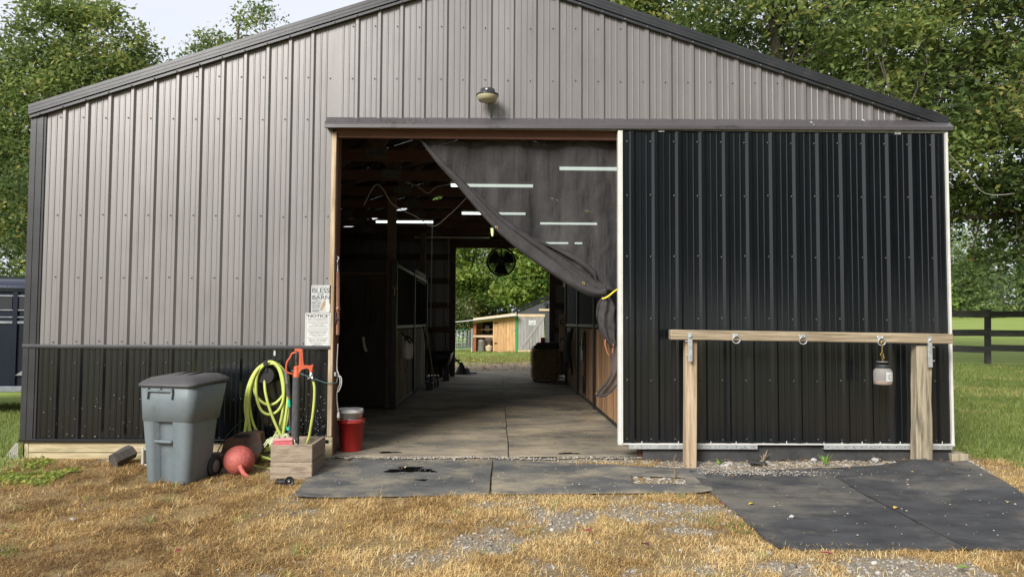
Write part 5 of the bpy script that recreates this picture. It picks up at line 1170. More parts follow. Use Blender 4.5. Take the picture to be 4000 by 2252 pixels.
mb = MB(); mb.tube(spline([(4.52, .3, 3.70), (5.5, 1.6, 3.66), (7.0, 3.4, 3.66), (9.5, 6.5, 3.9), (14, 11, 4.9)], 5), .010, 5); mb.top('service_cable', 'cord_white', 'thin cable running from the right eave into the tree', 'cable', (5.5, 1.6, 3.66))

# ---------------------------------------------------------------- coop shed seen through the rear doorway
SY = 27.6
sh = thing('coop_shed', 'small coop shed with new tan and old grey plank doors behind barn', 'shed', (.6, SY, 0))
def sbx(a, b, name, mat, bev=.004, **k): return MB().box(a, b, bev, **k).build(name, mat, sh)
# left lean-to: frame, shelf, sloping board, sheet roof
sbx((-1.17, SY-.05, -.05), (-1.03, SY+.05, 1.45), 'corner_post', 'shed_red'); sbx((-1.20, SY+.05, -.05), (-1.172, SY+1.4, 1.5), 'side_wall', 'shed_dark')
MB().prism([(-1.17, 1.36), (-1.17, 1.60), (.85, 1.86), (.85, 1.655), (-.20, 1.655), (-.20, 1.50)], SY-.07, SY-.03).build('fascia_board', 'shed_tan', sh)
MB().box((-2.0, SY-.5, 1.60), (.9, SY+1.5, 1.625), rot=Matrix.Rotation(R(-6.6), 3, 'Y'), pivot=(-.3, SY, 1.69)).build('sheet_roof', 'sheet_roof', sh)
sbx((-1.18, SY-.06, .70), (-.22, SY-.02, .80), 'shelf_rail', 'shed_tan'); sbx((-1.16, SY+.9, 0), (-.22, SY+.93, 1.5), 'back_wall', 'shed_wood_new')
sbx((-.74, SY+.85, .86), (-.22, SY+.895, 1.42), 'window', 'ink'); sbx((-.62, SY+.7, .95), (-.42, SY+.72, 1.25), 'feed_bag', 'cord_white')
sbx((-.80, SY+.7, 0), (-.7, SY+.8, .75), 'inner_post', 'shed_red'); sbx((-1.0, SY+.3, 1.05), (-.2, SY+.9, 1.08), 'nest_shelf', 'shed_wood_new')
sbx((-.23, SY-.06, -.02), (-.15, SY+.04, 1.70), 'door_post', 'shed_wood_new')
# tan door, boards and Z brace
d1 = sbx((-.145, SY-.03, .0), (.845, SY-.01, 1.64), 'tan_door', 'shed_wood_new', 0)
for k in range(7):
    a = -.143+k*.1405; MB().box((a, SY-.048, .08), (a+.134, SY-.031, 1.63), .004).build('board', 'shed_wood_new', d1)
MB().box((-.145, SY-.07, .0), (.84, SY-.05, .07), .004).build('batten', 'shed_wood_new', d1)
def brace(p, q, w, par, mat, y): bar(p, q, w, .02, y).build('brace', mat, par)
brace((-.06, 1.60), (.74, .12), .09, d1, 'shed_wood_new', SY-.06)
for z in (1.38, .43): MB().prism([(-.16, z-.04), (-.16, z+.04), (-.02, z+.01), (-.02, z-.01)], SY-.075, SY-.065).build('hinge', 'ink', d1)
MB().tube([(.74, SY-.07, 1.05), (.83, SY-.07, 1.05)], .02, 6).build('latch', 'galv', d1)
sbx((.855, SY-.08, -.02), (.945, SY+.02, 1.72), 'green_post', 'green_paint')
# grey door
d2 = sbx((.955, SY-.03, .0), (2.20, SY-.01, 1.68), 'grey_door', 'shed_wood_grey', 0)
for k in range(9):
    a = .957+k*.1375; MB().box((a, SY-.048, .12), (a+.131, SY-.031, 1.68), .004).build('board', 'shed_wood_grey', d2)
MB().box((.955, SY-.07, 1.68), (2.23, SY-.03, 1.81), .004).build('lintel', 'shed_tan', d2); MB().box((.955, SY-.07, .0), (2.23, SY-.05, .11), .004).build('batten', 'shed_tan', d2)
brace((1.06, .14), (2.12, 1.62), .10, d2, 'shed_wood_grey', SY-.06)
sp = MB().box((1.46, SY-.058, 1.29), (1.80, SY-.05, 1.52), .002).build('door_sign', 'sign_white', d2); so = (.6, SY, 0)
def ls(s, w, h, cx, cz): text(s, w, h, cx, cz, SY-.0595, d2, 'ink_grey', org=so)
ls('I C DIVA', .27, .05, 1.63, 1.415); ls('- INSIDE -', .24, .045, 1.63, 1.345)
# gable, dark roof, right wall
MB().prism([(.95, 1.82), (2.75, 1.82), (2.75, 2.30), (2.36, 2.50), (.97, 1.93)], SY-.02, SY+.02).build('gable', 'shed_dark', sh)
sbx((2.24, SY-.04, 0), (3.6, SY+.03, 1.85), 'front_wall', 'shed_dark'); sbx((.95, SY+.1, 0), (1.0, SY+2.6, 1.8), 'side_wall', 'shed_wood_grey'); sbx((3.62, SY, 0), (3.66, SY+2.6, 2.0), 'side_wall', 'shed_dark')
for p, q in (((.74, 1.91), (2.37, 2.60)), ((2.37, 2.60), (4.0, 1.91))):
    for k in range(3):
        o = k*.045; bar((p[0], p[1]+o), (q[0], q[1]+o), .035, .06 if k < 2 else .1, SY-.12+.02*k).build('rake_trim', 'roof_steel', sh)
    vs = [(p[0], SY-.2, p[1]+.11), (q[0], SY-.2, q[1]+.11), (q[0], SY+2.7, q[1]+.11), (p[0], SY+2.7, p[1]+.11)]; MB().add(vs+[(a, b, c-.03) for a, b, c in vs], [(0, 1, 2, 3), (7, 6, 5, 4), (0, 4, 5, 1), (1, 5, 6, 2), (2, 6, 7, 3), (3, 7, 4, 0)]).build('roof', 'roof_steel', sh)
MB().box((1.95, SY-.08, 1.96), (2.6, SY-.05, 2.06), .01).build('name_board', 'shed_tan', sh)
t = thing('shed_lamp', 'small dark floodlight on the shed gable', 'lamp', (2.28, SY-.1, 2.2)); MB().box((2.17, SY-.16, 2.26), (2.40, SY-.08, 2.31), .01).build('visor', 'black_steel', t); MB().lathe([(.03, 0), (.07, -.10), (.05, -.12)], (2.28, SY-.12, 2.26), 10).build('head', 'black_steel', t); MB().tube([(2.28, SY-.1, 2.28), (2.28, SY-.1, 2.4)], .015, 6).build('stem', 'black_steel', t)
t = thing('milk_can', 'old dented metal can under the shed lean-to', 'can', (-.80, SY+.2, .02)); MB().lathe([(.19, 0), (.20, .02), (.185, .45), (.20, .47), (.19, .50), (.15, .52)], (-.80, SY+.25, .04), 16).build('body', 'can_metal', t); MB().lathe([(.17, 0), (.17, .03), (.05, .06)], (-.80, SY+.25, .555), 14).build('lid', 'can_metal', t)
t = thing('basket_stack', 'stack of brown baskets under the shed lean-to', 'baskets', (-.45, SY+.35, .02))
for k in range(4): MB().loft([rrect(.26, .2, .04, .04+.17*k, 3, -.45, SY+.5), rrect(.31, .24, .05, .19+.17*k, 3, -.45, SY+.5)]).build('basket', 'cloth_brown', t)
t = thing('clay_pot', 'tan clay pot standing before the tan shed door', 'pot', (-.40, SY-.1, .02)); MB().lathe([(.10, 0), (.17, .1), (.16, .2), (.18, .22), (.17, .25), (.12, .25)], (-.42, SY+.1, .03), 14).build('bowl', 'shed_tan', t); MB().lathe([(.16, 0), (.04, .04), (.03, .07)], (-.42, SY+.1, .28), 12).build('lid', 'shed_tan', t)
nf = thing('net_fence', 'green and white electric net fence left of the shed', 'fence', (-2.0, SY-.3, 0))
for x in (-1.215, -3.2, -5.2): MB().tube([(x, SY-.35-(x+1.2)*-.05, -.05), (x, SY-.35-(x+1.2)*-.05, 1.13)], .016, 6).build('post', 'net_white', nf)
def nety(x): return SY-.36+.04*math.sin(x*2)
for k, h in enumerate((.10, .24, .38, .52, .66, .82, .98)):
    mb = MB(); mb.tube([(x, nety(x), h+.10+.03*math.sin((x+1.2)*1.57)-.05*min(1, (-1.2-x)/2)) for x in np.arange(-5.2, -1.2, .2)], .0085, 4); mb.build('strand', 'net_green', nf)
mb = MB()
for x in np.arange(-5.1, -1.25, .095): mb.tube([(x, nety(x), .12), (x+.02*math.sin(x*31), nety(x)-.01, 1.04+.03*math.sin((x+1.2)*1.57)-.05*min(1, (-1.2-x)/2))], .0075, 4)
struct(mb.build('net_mesh', 'net_white', nf), 'stuff')
t = thing('far_house', 'white house glimpsed between the trees behind the shed', 'house', (-2.2, 62, 0))
MB().box((-3.9, 62, 0), (-.6, 66, 3.4)).build('wall', 'house_white', t); MB().prism([(-4.2, 3.4), (-.3, 3.4), (-2.25, 4.6)], 61.7, 66.3).build('roof', 'shed_dark', t)
for x in (-3.2, -1.3): w_ = MB().box((x-.4, 61.95, 1.2), (x+.4, 61.99, 2.6)).build('window', 'trailer_glass', t)

# ---------------------------------------------------------------- trees
def leaves_np(P, size, up=.4, aspect=.5, seed=0, droop=.0):
    """diamond leaves, folded along the midrib, at points P"""
    g = np.random.default_rng(seed); n = len(P)
    d = g.normal(size=(n, 3)); d[:, 2] = d[:, 2]*.6 - droop; d /= np.linalg.norm(d, axis=1)[:, None]
    nr = g.normal(size=(n, 3)); nr[:, 2] = np.abs(nr[:, 2])+up
    w = np.cross(d, nr); w /= np.linalg.norm(w, axis=1)[:, None]+1e-9; nr = np.cross(w, d)
    L_ = (size*g.uniform(.65, 1.3, n))[:, None]; Wd = L_*aspect*.5
    base = P; tip = P+d*L_ - nr*L_*.10; mid = P+d*L_*.45
    a = mid+w*Wd+nr*Wd*.35; b = mid-w*Wd+nr*Wd*.35
    V = np.stack([base, a, tip, b], 1).reshape(-1, 3); F_ = np.arange(n*4).reshape(n, 4); return V, F_
def tree(name, label, base, blobs, nclust, nleaf, leaf, mat, trunk_r=.25, seed=1, spread=.45, aspect=.5, group=None, droop=.25, shell=.55, cat='tree', limbs=True, minz=None, avoid=None):
    """blobs: (centre, radii) ellipsoids that the crown fills; limbs grow from the trunk to each, twigs to each clump"""
    g = np.random.default_rng(seed); b0 = Vector(base); t = thing(name, label, cat, base, group)
    vol = np.array([r[0]*r[1]*r[2] for _, r in blobs])**.75; vol /= vol.sum()
    C = []
    while len(C) < nclust:
        c, r = blobs[g.choice(len(blobs), p=vol)]
        d = g.normal(size=3); d /= np.linalg.norm(d); q = g.uniform()**.333
        q = shell+(1-shell)*q if g.uniform() < .75 else q
        p = np.array(c)+d*np.array(r)*q*g.uniform(.85, 1.08)
        if minz is not None and p[2] < minz: continue
        if avoid is not None and avoid(p): continue
        C.append(p)
    C = np.array(C)
    cz = np.mean([c[2] for c, _ in blobs]); top = max(c[2]+.3*r[2] for c, r in blobs)
    cx = np.mean([c[0] for c, _ in blobs]); cy = np.mean([c[1] for c, _ in blobs])
    tp = [b0, b0.lerp(Vector((cx, cy, top)), .3)+Vector((.1, .05, 0)), b0.lerp(Vector((cx, cy, top)), .62), Vector((cx, cy, top))]
    tp[1].x = b0.x+(cx-b0.x)*.12; tp[1].y = b0.y+(cy-b0.y)*.12
    tsp = spline(tp, 5); tn = len(tsp); trunk = MB(); trunk.tube(tsp, [trunk_r*(1.25 if i == 0 else 1)*(1-.85*i/tn) for i in range(tn)], 10)
    nodes = [(p, trunk_r*(1-.85*i/tn)) for i, p in enumerate(tsp) if i > tn*.25]
    if limbs:
        for c, r in blobs:
            c = Vector(c); k = min(nodes[:tn], key=lambda n_: (n_[0]-c).length + 2*max(0, n_[0].z-c.z+.6)); a = k[0]
            m1 = a.lerp(c, .5)+Vector((g.normal()*.2, g.normal()*.2, .25)); lp = spline([a, m1, c, c+(c-a)*.25], 4); rr = min(k[1]*.7, trunk_r*.45)
            trunk.tube(lp, [max(.018, rr*(1-.85*i/len(lp))) for i in range(len(lp))], 7); nodes += [(p, max(.018, rr*(1-.85*i/len(lp)))) for i, p in enumerate(lp)]
    trunk.build('trunk', 'bark', t)
    tw = MB(); NP = np.array([tuple(n_[0]) for n_ in nodes])
    for p in C:
        i = np.argmin(((NP-p)**2).sum(1)); a = nodes[i][0]; e = Vector(p); dl = (e-a).length
        mid = a.lerp(e, .55)+Vector((g.normal()*.08*dl, g.normal()*.08*dl, .06*dl)); tw.tube([a, mid, e], [min(nodes[i][1]*.5, .03), .014, .005], 4, cap=False)
    struct(tw.build('twig', 'bark', t), 'stuff')
    per = nleaf//nclust; sp = g.uniform(.6, 1.35, (nclust, 1, 1))*spread
    off = g.normal(size=(nclust, per, 3))*sp*np.array([1, 1, .62]); off[:, :, 2] -= .18*np.abs(off[:, :, 0])+.1*np.abs(off[:, :, 1])
    P = (C[:, None, :]+off).reshape(-1, 3); ct = g.normal(.44, .22, (nclust, 1)); tint = np.clip(ct+g.normal(0, .13, (nclust, per)), 0, .93).ravel()
    y_ = g.uniform(size=len(tint)) < .02; tint[y_] = 1
    if avoid is not None:
        k = np.array([not avoid(p) for p in P]); P = P[k]; tint = tint[k]
    if minz is not None: k = P[:, 2] > minz-.3; P = P[k]; tint = tint[k]
    V, F_ = leaves_np(P, leaf, .5, aspect, seed+5, droop)
    struct(link(bpy.data.objects.new('crown', np_mesh('crown', V-np.array(base), F_, mat, tint)), t), 'stuff'); return t
def over_roof(p):                       # keep foliage clear of the building
    return (XL-.3 < p[0] < XR+.5) and -.4 < p[1] < YB+.4 and p[2] < 4.95-.331*abs(p[0]-RX)+.45
tree('shade_tree', 'large leafy tree behind right side of the barn roof', (7.6, 10.5, .3), [((6.6, 10.5, 7.6), (3.6, 3.2, 2.6)), ((3.6, 12.5, 8.6), (2.8, 2.6, 2.6)), ((9.6, 10.2, 6.6), (3.0, 2.8, 2.4)), ((6.5, 11.5, 10.6), (4.0, 3, 2.6)), ((10.6, 10.5, 9.6), (3.0, 2.8, 2.6)), ((2.6, 13.5, 10.8), (2.6, 2.4, 2.2)), ((8.4, 8.6, 5.4), (1.7, 1.6, 1.3))], 430, 95000, .145, 'leaf_mid', .34, 3, .40, avoid=over_roof)
tree('shade_tree', 'tree with low drooping boughs beyond the right eave', (14.6, 9.4, .35), [((13.6, 9.0, 5.6), (2.6, 2.4, 2.4)), ((11.9, 9.0, 4.0), (1.5, 1.6, 1.3)), ((15.5, 9, 7.6), (3, 2.8, 2.8)), ((12.6, 9.6, 8.2), (2.4, 2.4, 2.4)), ((11.3, 8.2, 6.0), (1.5, 1.5, 1.6)), ((13.2, 8.5, 3.4), (1.4, 1.4, .8)), ((12.4, 9.5, 11), (3.4, 2.6, 2.2)), ((11.2, 9.4, 3.9), (1.3, 1.6, 1.2)), ((12.6, 10.2, 4.2), (1.6, 1.6, 1.3)), ((11.0, 9.6, 5.6), (1.4, 1.6, 1.4)), ((13.6, 10, 3.7), (1.4, 1.5, 1.0)), ((11.8, 10.5, 7.2), (1.7, 1.6, 1.5))], 360, 50000, .15, 'leaf_dark', .28, 5, .35, minz=2.5)
tree('broad_tree', 'tall broad tree at the left edge beyond the trailer', (-15.6, 19, -.3), [((-15.8, 19, 8.8), (2.7, 2.6, 2.4)), ((-13.6, 19, 7.4), (2.2, 2.2, 1.8)), ((-17.4, 19, 6.2), (2.3, 2.2, 2.0)), ((-15.0, 18.6, 5.4), (2.4, 2.2, 1.8)), ((-15.2, 19.2, 11.2), (2.4, 2.2, 1.7)), ((-12.4, 19.2, 5.8), (1.5, 1.6, 1.2)), ((-18.3, 19.5, 8.6), (1.5, 1.6, 1.5))], 330, 66000, .18, 'leaf_mid', .34, 8, .43)
tree('understory_tree', 'brownish-green tree low on the left behind trailer', (-12.8, 14.6, -.28), [((-12.8, 14.6, 4.9), (1.7, 1.6, 1.9)), ((-12.2, 14.5, 2.8), (1.5, 1.4, 1.3)), ((-13.8, 15, 3.4), (1.5, 1.4, 1.6))], 110, 15000, .15, 'leaf_dark', .15, 9, .42)
tree('understory_tree', 'bright green sapling low on the left above the trailer', (-10.9, 12.0, -.28), [((-10.9, 12.0, 2.3), (1.0, 1.0, 1.1)), ((-11.8, 12.2, 1.8), (1.0, .9, .9))], 60, 8000, .12, 'leaf_maple', .09, 12, .32)
tree('distant_tree', 'thin-topped tree showing above the left roof slope', (-17.6, 41, 0), [((-18.8, 41, 18.6), (1.7, 1.6, 1.9)), ((-16.2, 41, 20.2), (1.5, 1.5, 2.2)), ((-17.4, 41, 14.6), (3.0, 2.6, 2.6)), ((-20.3, 41, 16.8), (1.1, 1.1, 1.0)), ((-14.2, 41, 19.0), (1.2, 1.2, 1.4))], 150, 11000, .26, 'leaf_mid', .4, 15, .5)
tree('maple', 'bright green maple behind right half of the shed', (3.6, 33.5, 0), [((2.4, 33, 5.2), (2.3, 1.8, 2.3)), ((4.4, 33.5, 6.0), (2.6, 2, 2.6)), ((1.6, 32.6, 3.3), (1.5, 1.2, 1.1)), ((3.0, 33.5, 8.2), (2.4, 2, 2.0)), ((5.4, 33, 3.8), (1.8, 1.6, 1.4))], 180, 22000, .22, 'leaf_maple', .26, 17, .42, aspect=.8)
tree('broad_tree', 'dark leafy tree behind left half of the shed', (-1.6, 36, 0), [((-1.4, 35.5, 5.4), (2.6, 2.0, 2.5)), ((-3.6, 35.5, 4.4), (2.2, 1.8, 2.4)), ((.2, 35, 3.9), (1.7, 1.4, 1.6)), ((-2.4, 36, 8.2), (3, 2.2, 2.2)), ((1.0, 36.5, 7.6), (2.4, 2, 2.4))], 220, 26000, .21, 'leaf_maple', .28, 19, .44, aspect=.6)
tree('understory_tree', 'dark undergrowth bush left of the shed', (-2.9, 32.4, 0), [((-2.9, 32.4, 1.7), (1.3, 1.0, 1.2)), ((-4.3, 32.6, 1.5), (1.2, 1, 1.1)), ((-1.5, 32.8, 1.5), (1.0, .8, .8))], 80, 9000, .17, 'leaf_dark', .08, 23, .34)
tree('understory_tree', 'dark undergrowth behind the shed roof', (1.4, 38, 0), [((1.4, 38, 2.0), (2.4, 1.0, 1.6)), ((4.6, 38, 2.2), (2.0, 1.0, 1.8)), ((-.6, 39, 2.6), (1.6, 1, 1.6)), ((-4.6, 39, 2.0), (1.8, 1, 1.8))], 120, 9000, .26, 'leaf_mid', .1, 24, .42)
tree('broad_tree', 'tall shaded tree further behind the shed', (2, 44, 0), [((0, 44, 6), (5, 2, 4)), ((6, 45, 6), (4, 2, 4)), ((-6, 45, 5), (4, 2, 3.6)), ((2, 45, 10), (5, 2, 3))], 200, 17000, .34, 'leaf_dark', .35, 27, .7)
yard = [((11.5, -15.5, -.2), 20, 1.15), ((17.5, -9.5, -.1), 110, 1.2), ((21, -2.5, .1), 200, 1.1), ((7.5, -27, -.3), 300, 1.25), ((15, -24, -.3), 150, 1.3)]
src = tree('shade_tree', 'big leafy tree across the yard, opposite the sliding door', yard[0][0], [((11.5, -15.5, 7.2), (4.2, 4.0, 2.8)), ((11.0, -15.5, 3.6), (4.0, 3.6, 1.9)), ((12.2, -15.2, 10.6), (3.4, 3.2, 2.4)), ((8.6, -16, 5.4), (2.4, 2.4, 2.2)), ((14.4, -15.6, 5.6), (2.4, 2.4, 2.2))], 260, 26000, .26, 'leaf_dark', .36, 31, .62)
for i, (p, a, s_) in enumerate(yard[1:]):
    o = src.copy(); COL.objects.link(o); o.location = p; o.rotation_euler = (0, 0, R(a)); o.scale = (s_,)*3
    o['label'] = 'big leafy tree across the yard, ' + ['right of the hitching rail', 'beyond the right lawn', 'opposite the doorway', 'behind the tree opposite the sliding door'][i]
    for ch in src.children:
        c = ch.copy(); COL.objects.link(c); c.parent = o
edge_trees = [((-31, 21, -.3), 40, 1.0, 'field tree nearest beyond the parked trailer, left of the view'), ((-40, 30, .3), 130, 1.15, 'taller field tree beyond the trailer, left of the view'), ((-46, 12, .1), 220, 1.05, 'field tree furthest left beyond the trailer'), ((-52, 40, .6), 300, 1.2, 'field tree far back on left, beyond the others'), ((44, 32, 1.6), 75, .9, 'field tree right of the paddock fence, nearest'), ((60, 34, 1.8), 10, 1.0, 'field tree right of the paddock fence, furthest')]
for p, a, s_, lab in edge_trees:
    o = src.copy(); COL.objects.link(o); o.location = p; o.rotation_euler = (0, 0, R(a)); o.scale = (s_,)*3; o['label'] = lab
    for ch in src.children:
        c = ch.copy(); COL.objects.link(c); c.parent = o
def conifer(label, x, y, h, w, seed, mat='leaf_far'):
    g = np.random.default_rng(seed); z0 = float(gh(x, y)); t = thing('conifer', label, 'tree', (x, y, z0), 'evergreens beyond the right field')
    MB().tube([(x, y, z0-.1), (x, y, z0+h*.98)], [.16, .02], 7).build('trunk', 'bark', t); P = []
    for k in range(int(h*7)):
        zz = .6+(h-.8)*(k/(h*7)); rad = w*(1-zz/h)**.8+.15; a0 = k*2.4
        for j in range(3):
            a = a0+j*2.1+g.normal()*.2; m = 34; q = g.uniform(.15, 1, m)*rad
            P.append(np.stack([x+np.cos(a)*q+g.normal(size=m)*.18, y+np.sin(a)*q+g.normal(size=m)*.18, z0+zz-q*.25+g.normal(size=m)*.10], 1))
    P = np.concatenate(P); V, F_ = leaves_np(P, .42, .3, .35, seed, .2)
    tint = np.clip(g.normal(.45, .2, len(P)), 0, 1); struct(link(bpy.data.objects.new('crown', np_mesh('crown', V-np.array([x, y, z0]), F_, mat, tint)), t), 'stuff')
for i, (x, y, h, w) in enumerate(((38, 62, 5.4, 2.8), (41.5, 66, 6.6, 3.0), (45.5, 63, 5.8, 3.2), (49, 67, 7.0, 3.3), (53, 65, 6.4, 3.4))):
    conifer(['leftmost', 'second from left', 'middle', 'fourth from left', 'rightmost'][i]+' of five blue-green evergreens beyond the right field', x, y, h, w, 50+i)
for i, (x, y, s) in enumerate(((36.5, 58, 1.0), (62, 70, 1.4), (57, 84, 2.3), (66, 88, 2.4), (60, 97, 2.7))):
    z = float(gh(x, y)); tree('distant_tree', ['small tan-green bush at left end of far field edge', 'round tree at right end of far field edge', 'far round tree behind the evergreens, left of two', 'far round tree behind the evergreens, right of two', 'tallest far round tree behind the evergreens'][i], (x, y, z), [((x, y, z+3*s), (2.6*s, 2*s, 2.2*s)), ((x+1.6*s, y, z+2*s), (1.8*s, 1.6*s, 1.5*s)), ((x-1.6*s, y, z+1.8*s), (1.7*s, 1.6*s, 1.4*s))], 70, 6000, .4, 'leaf_far' if i > 1 else 'leaf_maple', .22*s, 70+i, .6*s)

# ---------------------------------------------------------------- grass, gravel, litter
def blades(name, P, length, width, lean, tint, mat, seed=0, up=1.0, kind_label=None):
    g = np.random.default_rng(seed); n = len(P); a = g.uniform(0, 2*np.pi, n); h = np.stack([np.cos(a), np.sin(a), np.zeros(n)], 1)
    L_ = length*g.uniform(.55, 1.3, n); ln_ = np.clip(g.normal(lean, .25, n), .05, 1.45)
    side = np.stack([-np.sin(a), np.cos(a), np.zeros(n)], 1)*(width*g.uniform(.7, 1.3, n))[:, None]
    d1 = h*np.sin(ln_*.6)[:, None]; d1[:, 2] = np.cos(ln_*.6); d2 = h*np.sin(ln_*1.25)[:, None]; d2[:, 2] = np.cos(ln_*1.25)*.8
    m_ = P+d1*(L_*.5)[:, None]; t_ = m_+d2*(L_*.55)[:, None]; tw = g.normal(0, .25, (n, 1))*side
    t_[:, 2] = np.maximum(t_[:, 2], P[:, 2]+.003)
    V = np.stack([P-side*.5, P+side*.5, m_+side*.42+tw, m_-side*.42+tw, t_+side*.08, t_-side*.08], 1).reshape(-1, 3)
    i = np.arange(n)[:, None]*6; F_ = np.concatenate([i+np.array([[0, 1, 2, 3]]), i+np.array([[3, 2, 4, 5]])], 1).reshape(-1, 4)
    o = link(bpy.data.objects.new(name, np_mesh(name, V, F_, mat, np.repeat(tint, 2)))); struct(o, 'stuff'); return o
def in_quad(x, y, q):
    s = np.ones(len(x), bool)
    for (ax, ay), (bx_, by) in zip(q, q[1:]+q[:1]): s &= ((bx_-ax)*(y-ay)-(by-ay)*(x-ax)) > 0
    return s
MATQ = [[(-1.59, -1.285), (1.76, -1.145), (1.90, -.42), (-1.68, -.05)], [(1.845, -2.555), (3.99, -2.59), (4.58, -.18), (1.82, -.45)]]
def scatter(n, x0, x1, y0, y1, seed, mats=True):
    g = np.random.default_rng(seed); x = g.uniform(x0, x1, n); y = g.uniform(y0, y1, n); k = ~((x > XL-.02) & (x < XR+.05) & (y > -.06) & (y < YB+2.6))
    if mats:
        for q in MATQ: k &= ~in_quad(x, y, q)
    k &= ~((x > -2.02) & (x < -1.64) & (y > -.73) & (y < -.2))
    return x[k], y[k], g
# dead lawn in the foreground
x, y, g = scatter(430000, -4.7, 5.4, -3.75, -.02, 101)
dm = (1-gravel_mask(x, y)*.93)*(1-green_mask(x, y)); tuft = sstep(.36, .62, fbm(x*4.5, y*4.5, 77)); k = g.uniform(size=len(x)) < dm*(.14+.90*tuft); x, y = x[k], y[k]
tn = np.clip(.40+.9*(fbm(x*1.4, y*1.4, 12)-.5)+.7*(fbm(x*7, y*7, 13)-.5)+.34*sstep(-2.8, .8, x)-.12+g.normal(0, .18, len(x)), 0, .87)
gp = (fbm(x*2.3+5, y*2.3, 31) > .70) & (g.uniform(size=len(x)) < .35); tn[gp] = g.uniform(.91, 1, gp.sum())
blades('dead_grass', np.stack([x, y, gn(x, y)-.004], 1), .050, .0034, 1.22, tn, 'grass_dead', 1)
# longer tufts that stand up, over grass and gravel alike
x0_, y0_, g = scatter(560, -4.8, 5.4, -3.8, -.75, 103); k = g.uniform(size=len(x0_)) < .35+.65*(1-gravel_mask(x0_, y0_)); x0_, y0_ = x0_[k], y0_[k]
px = np.repeat(x0_, 26)+g.normal(0, .022, len(x0_)*26); py = np.repeat(y0_, 26)+g.normal(0, .022, len(x0_)*26)
k = np.ones(len(px), bool)
for q in MATQ: k &= ~in_quad(px, py, q)
tt = np.repeat(np.where(g.uniform(size=len(x0_)) < .12, .95, g.normal(.62, .14, len(x0_))), 26)+g.normal(0, .06, len(px)); px, py, tt = px[k], py[k], np.clip(tt[k], 0, 1)
blades('dead_grass', np.stack([px, py, gn(px, py)-.004], 1), .065, .0030, .95, tt, 'grass_dead', 2)
# green lawn right, left, rear
x, y, g = scatter(150000, 4.6, 14, -1.6, 12, 105); k = g.uniform(size=len(x)) < green_mask(x, y)*np.clip(1.2-.06*(y+1.6), .3, 1); x, y = x[k], y[k]
tn = np.clip(.42+.6*(fbm(x*.9, y*.9, 14)-.5)+g.normal(0, .16, len(x)), 0, .95); dd = fbm(x*1.6, y*1.6, 16) > .66; tn[dd & (g.uniform(size=len(x)) < .5)] = 1
blades('lawn_grass', np.stack([x, y, gn(x, y)-.005], 1), .075, .0075, .6, tn, 'grass_green', 3)
x, y, g = scatter(46000, -9.5, -4.3, -.9, 7, 107); k = g.uniform(size=len(x)) < green_mask(x, y); x, y = x[k], y[k]
blades('lawn_grass', np.stack([x, y, gn(x, y)-.005], 1), .085, .0075, .6, np.clip(g.normal(.55, .17, len(x)), 0, .93), 'grass_green', 4)
x, y, g = scatter(36000, -4.5, 4.5, 14, 30, 109, False); k = g.uniform(size=len(x)) < green_mask(x, y)*np.where(fbm(x*.8, y*.5, 18) > .42, 1, .15); x, y = x[k], y[k]
blades('lawn_grass', np.stack([x, y, gn(x, y)-.005], 1), .09, .016, .6, np.clip(g.normal(.6, .2, len(x)), 0, 1), 'grass_green', 6)
# green weeds: near the left corner, and odd sprigs by the mats
x, y, g = scatter(2600, -4.55, -3.55, -1.0, -.18, 111); k = (fbm(x*3, y*3, 41) > .55) & (g.uniform(size=len(x)) < .7); x, y = x[k], y[k]
Pw = np.stack([x, y, gn(x, y)+g.uniform(0, .05, len(x))], 1); V, F_ = leaves_np(Pw, .035, .8, .75, 9, 0); o = link(bpy.data.objects.new('weeds', np_mesh('weeds', V, F_, 'leaf_maple', g.uniform(.4, 1, len(x))))); struct(o, 'stuff')
# gravel
ico = []; ph = (1+5**.5)/2
for a in (-1, 1):
    for b in (-ph, ph): ico += [(0, a, b), (a, b, 0), (b, 0, a)]
ico = np.array(ico)/np.linalg.norm(ico[0]); fcs = []
for i in range(12):
    for j in range(i+1, 12):
        for k in range(j+1, 12):
            dm_ = [np.linalg.norm(ico[p]-ico[q]) for p, q in ((i, j), (j, k), (i, k))]
            if max(dm_) < 1.1:
                nn = np.cross(ico[j]-ico[i], ico[k]-ico[i]); fcs.append((i, j, k) if nn@ico[i] > 0 else (i, k, j))
fcs = np.array(fcs)
def stones(name, x, y, z, size, seed, mat='gravel_mix'):
    g = np.random.default_rng(seed); n = len(x); s = size*np.exp(g.normal(0, .38, n))
    B_ = ico[None]*(1+g.normal(0, .16, (n, 12, 1)))*s[:, None, None]*np.stack([g.uniform(.8, 1.5, n), g.uniform(.7, 1.2, n), g.uniform(.45, .8, n)], 1)[:, None, :]
    a = g.uniform(0, 6.28, n); ca, sa = np.cos(a)[:, None], np.sin(a)[:, None]; X_ = B_[:, :, 0]*ca-B_[:, :, 1]*sa; Y_ = B_[:, :, 0]*sa+B_[:, :, 1]*ca
    V = np.stack([X_+x[:, None], Y_+y[:, None], B_[:, :, 2]+z[:, None]+s[:, None]*.25], -1).reshape(-1, 3)
    F_ = (np.arange(n)[:, None, None]*12+fcs[None]).reshape(-1, 3); o = link(bpy.data.objects.new(name, np_mesh(name, V, F_, mat, np.repeat(np.clip(g.normal(.5, .22, n), 0, 1), len(fcs))))); struct(o, 'stuff')
x, y, g = scatter(60000, -4.2, 5.2, -3.9, .0, 121); k = g.uniform(size=len(x)) < gravel_mask(x, y)*.62+.018*(1-green_mask(x, y)); x, y = x[k], y[k]
stones('gravel', x, y, gn(x, y), .0075, 7)
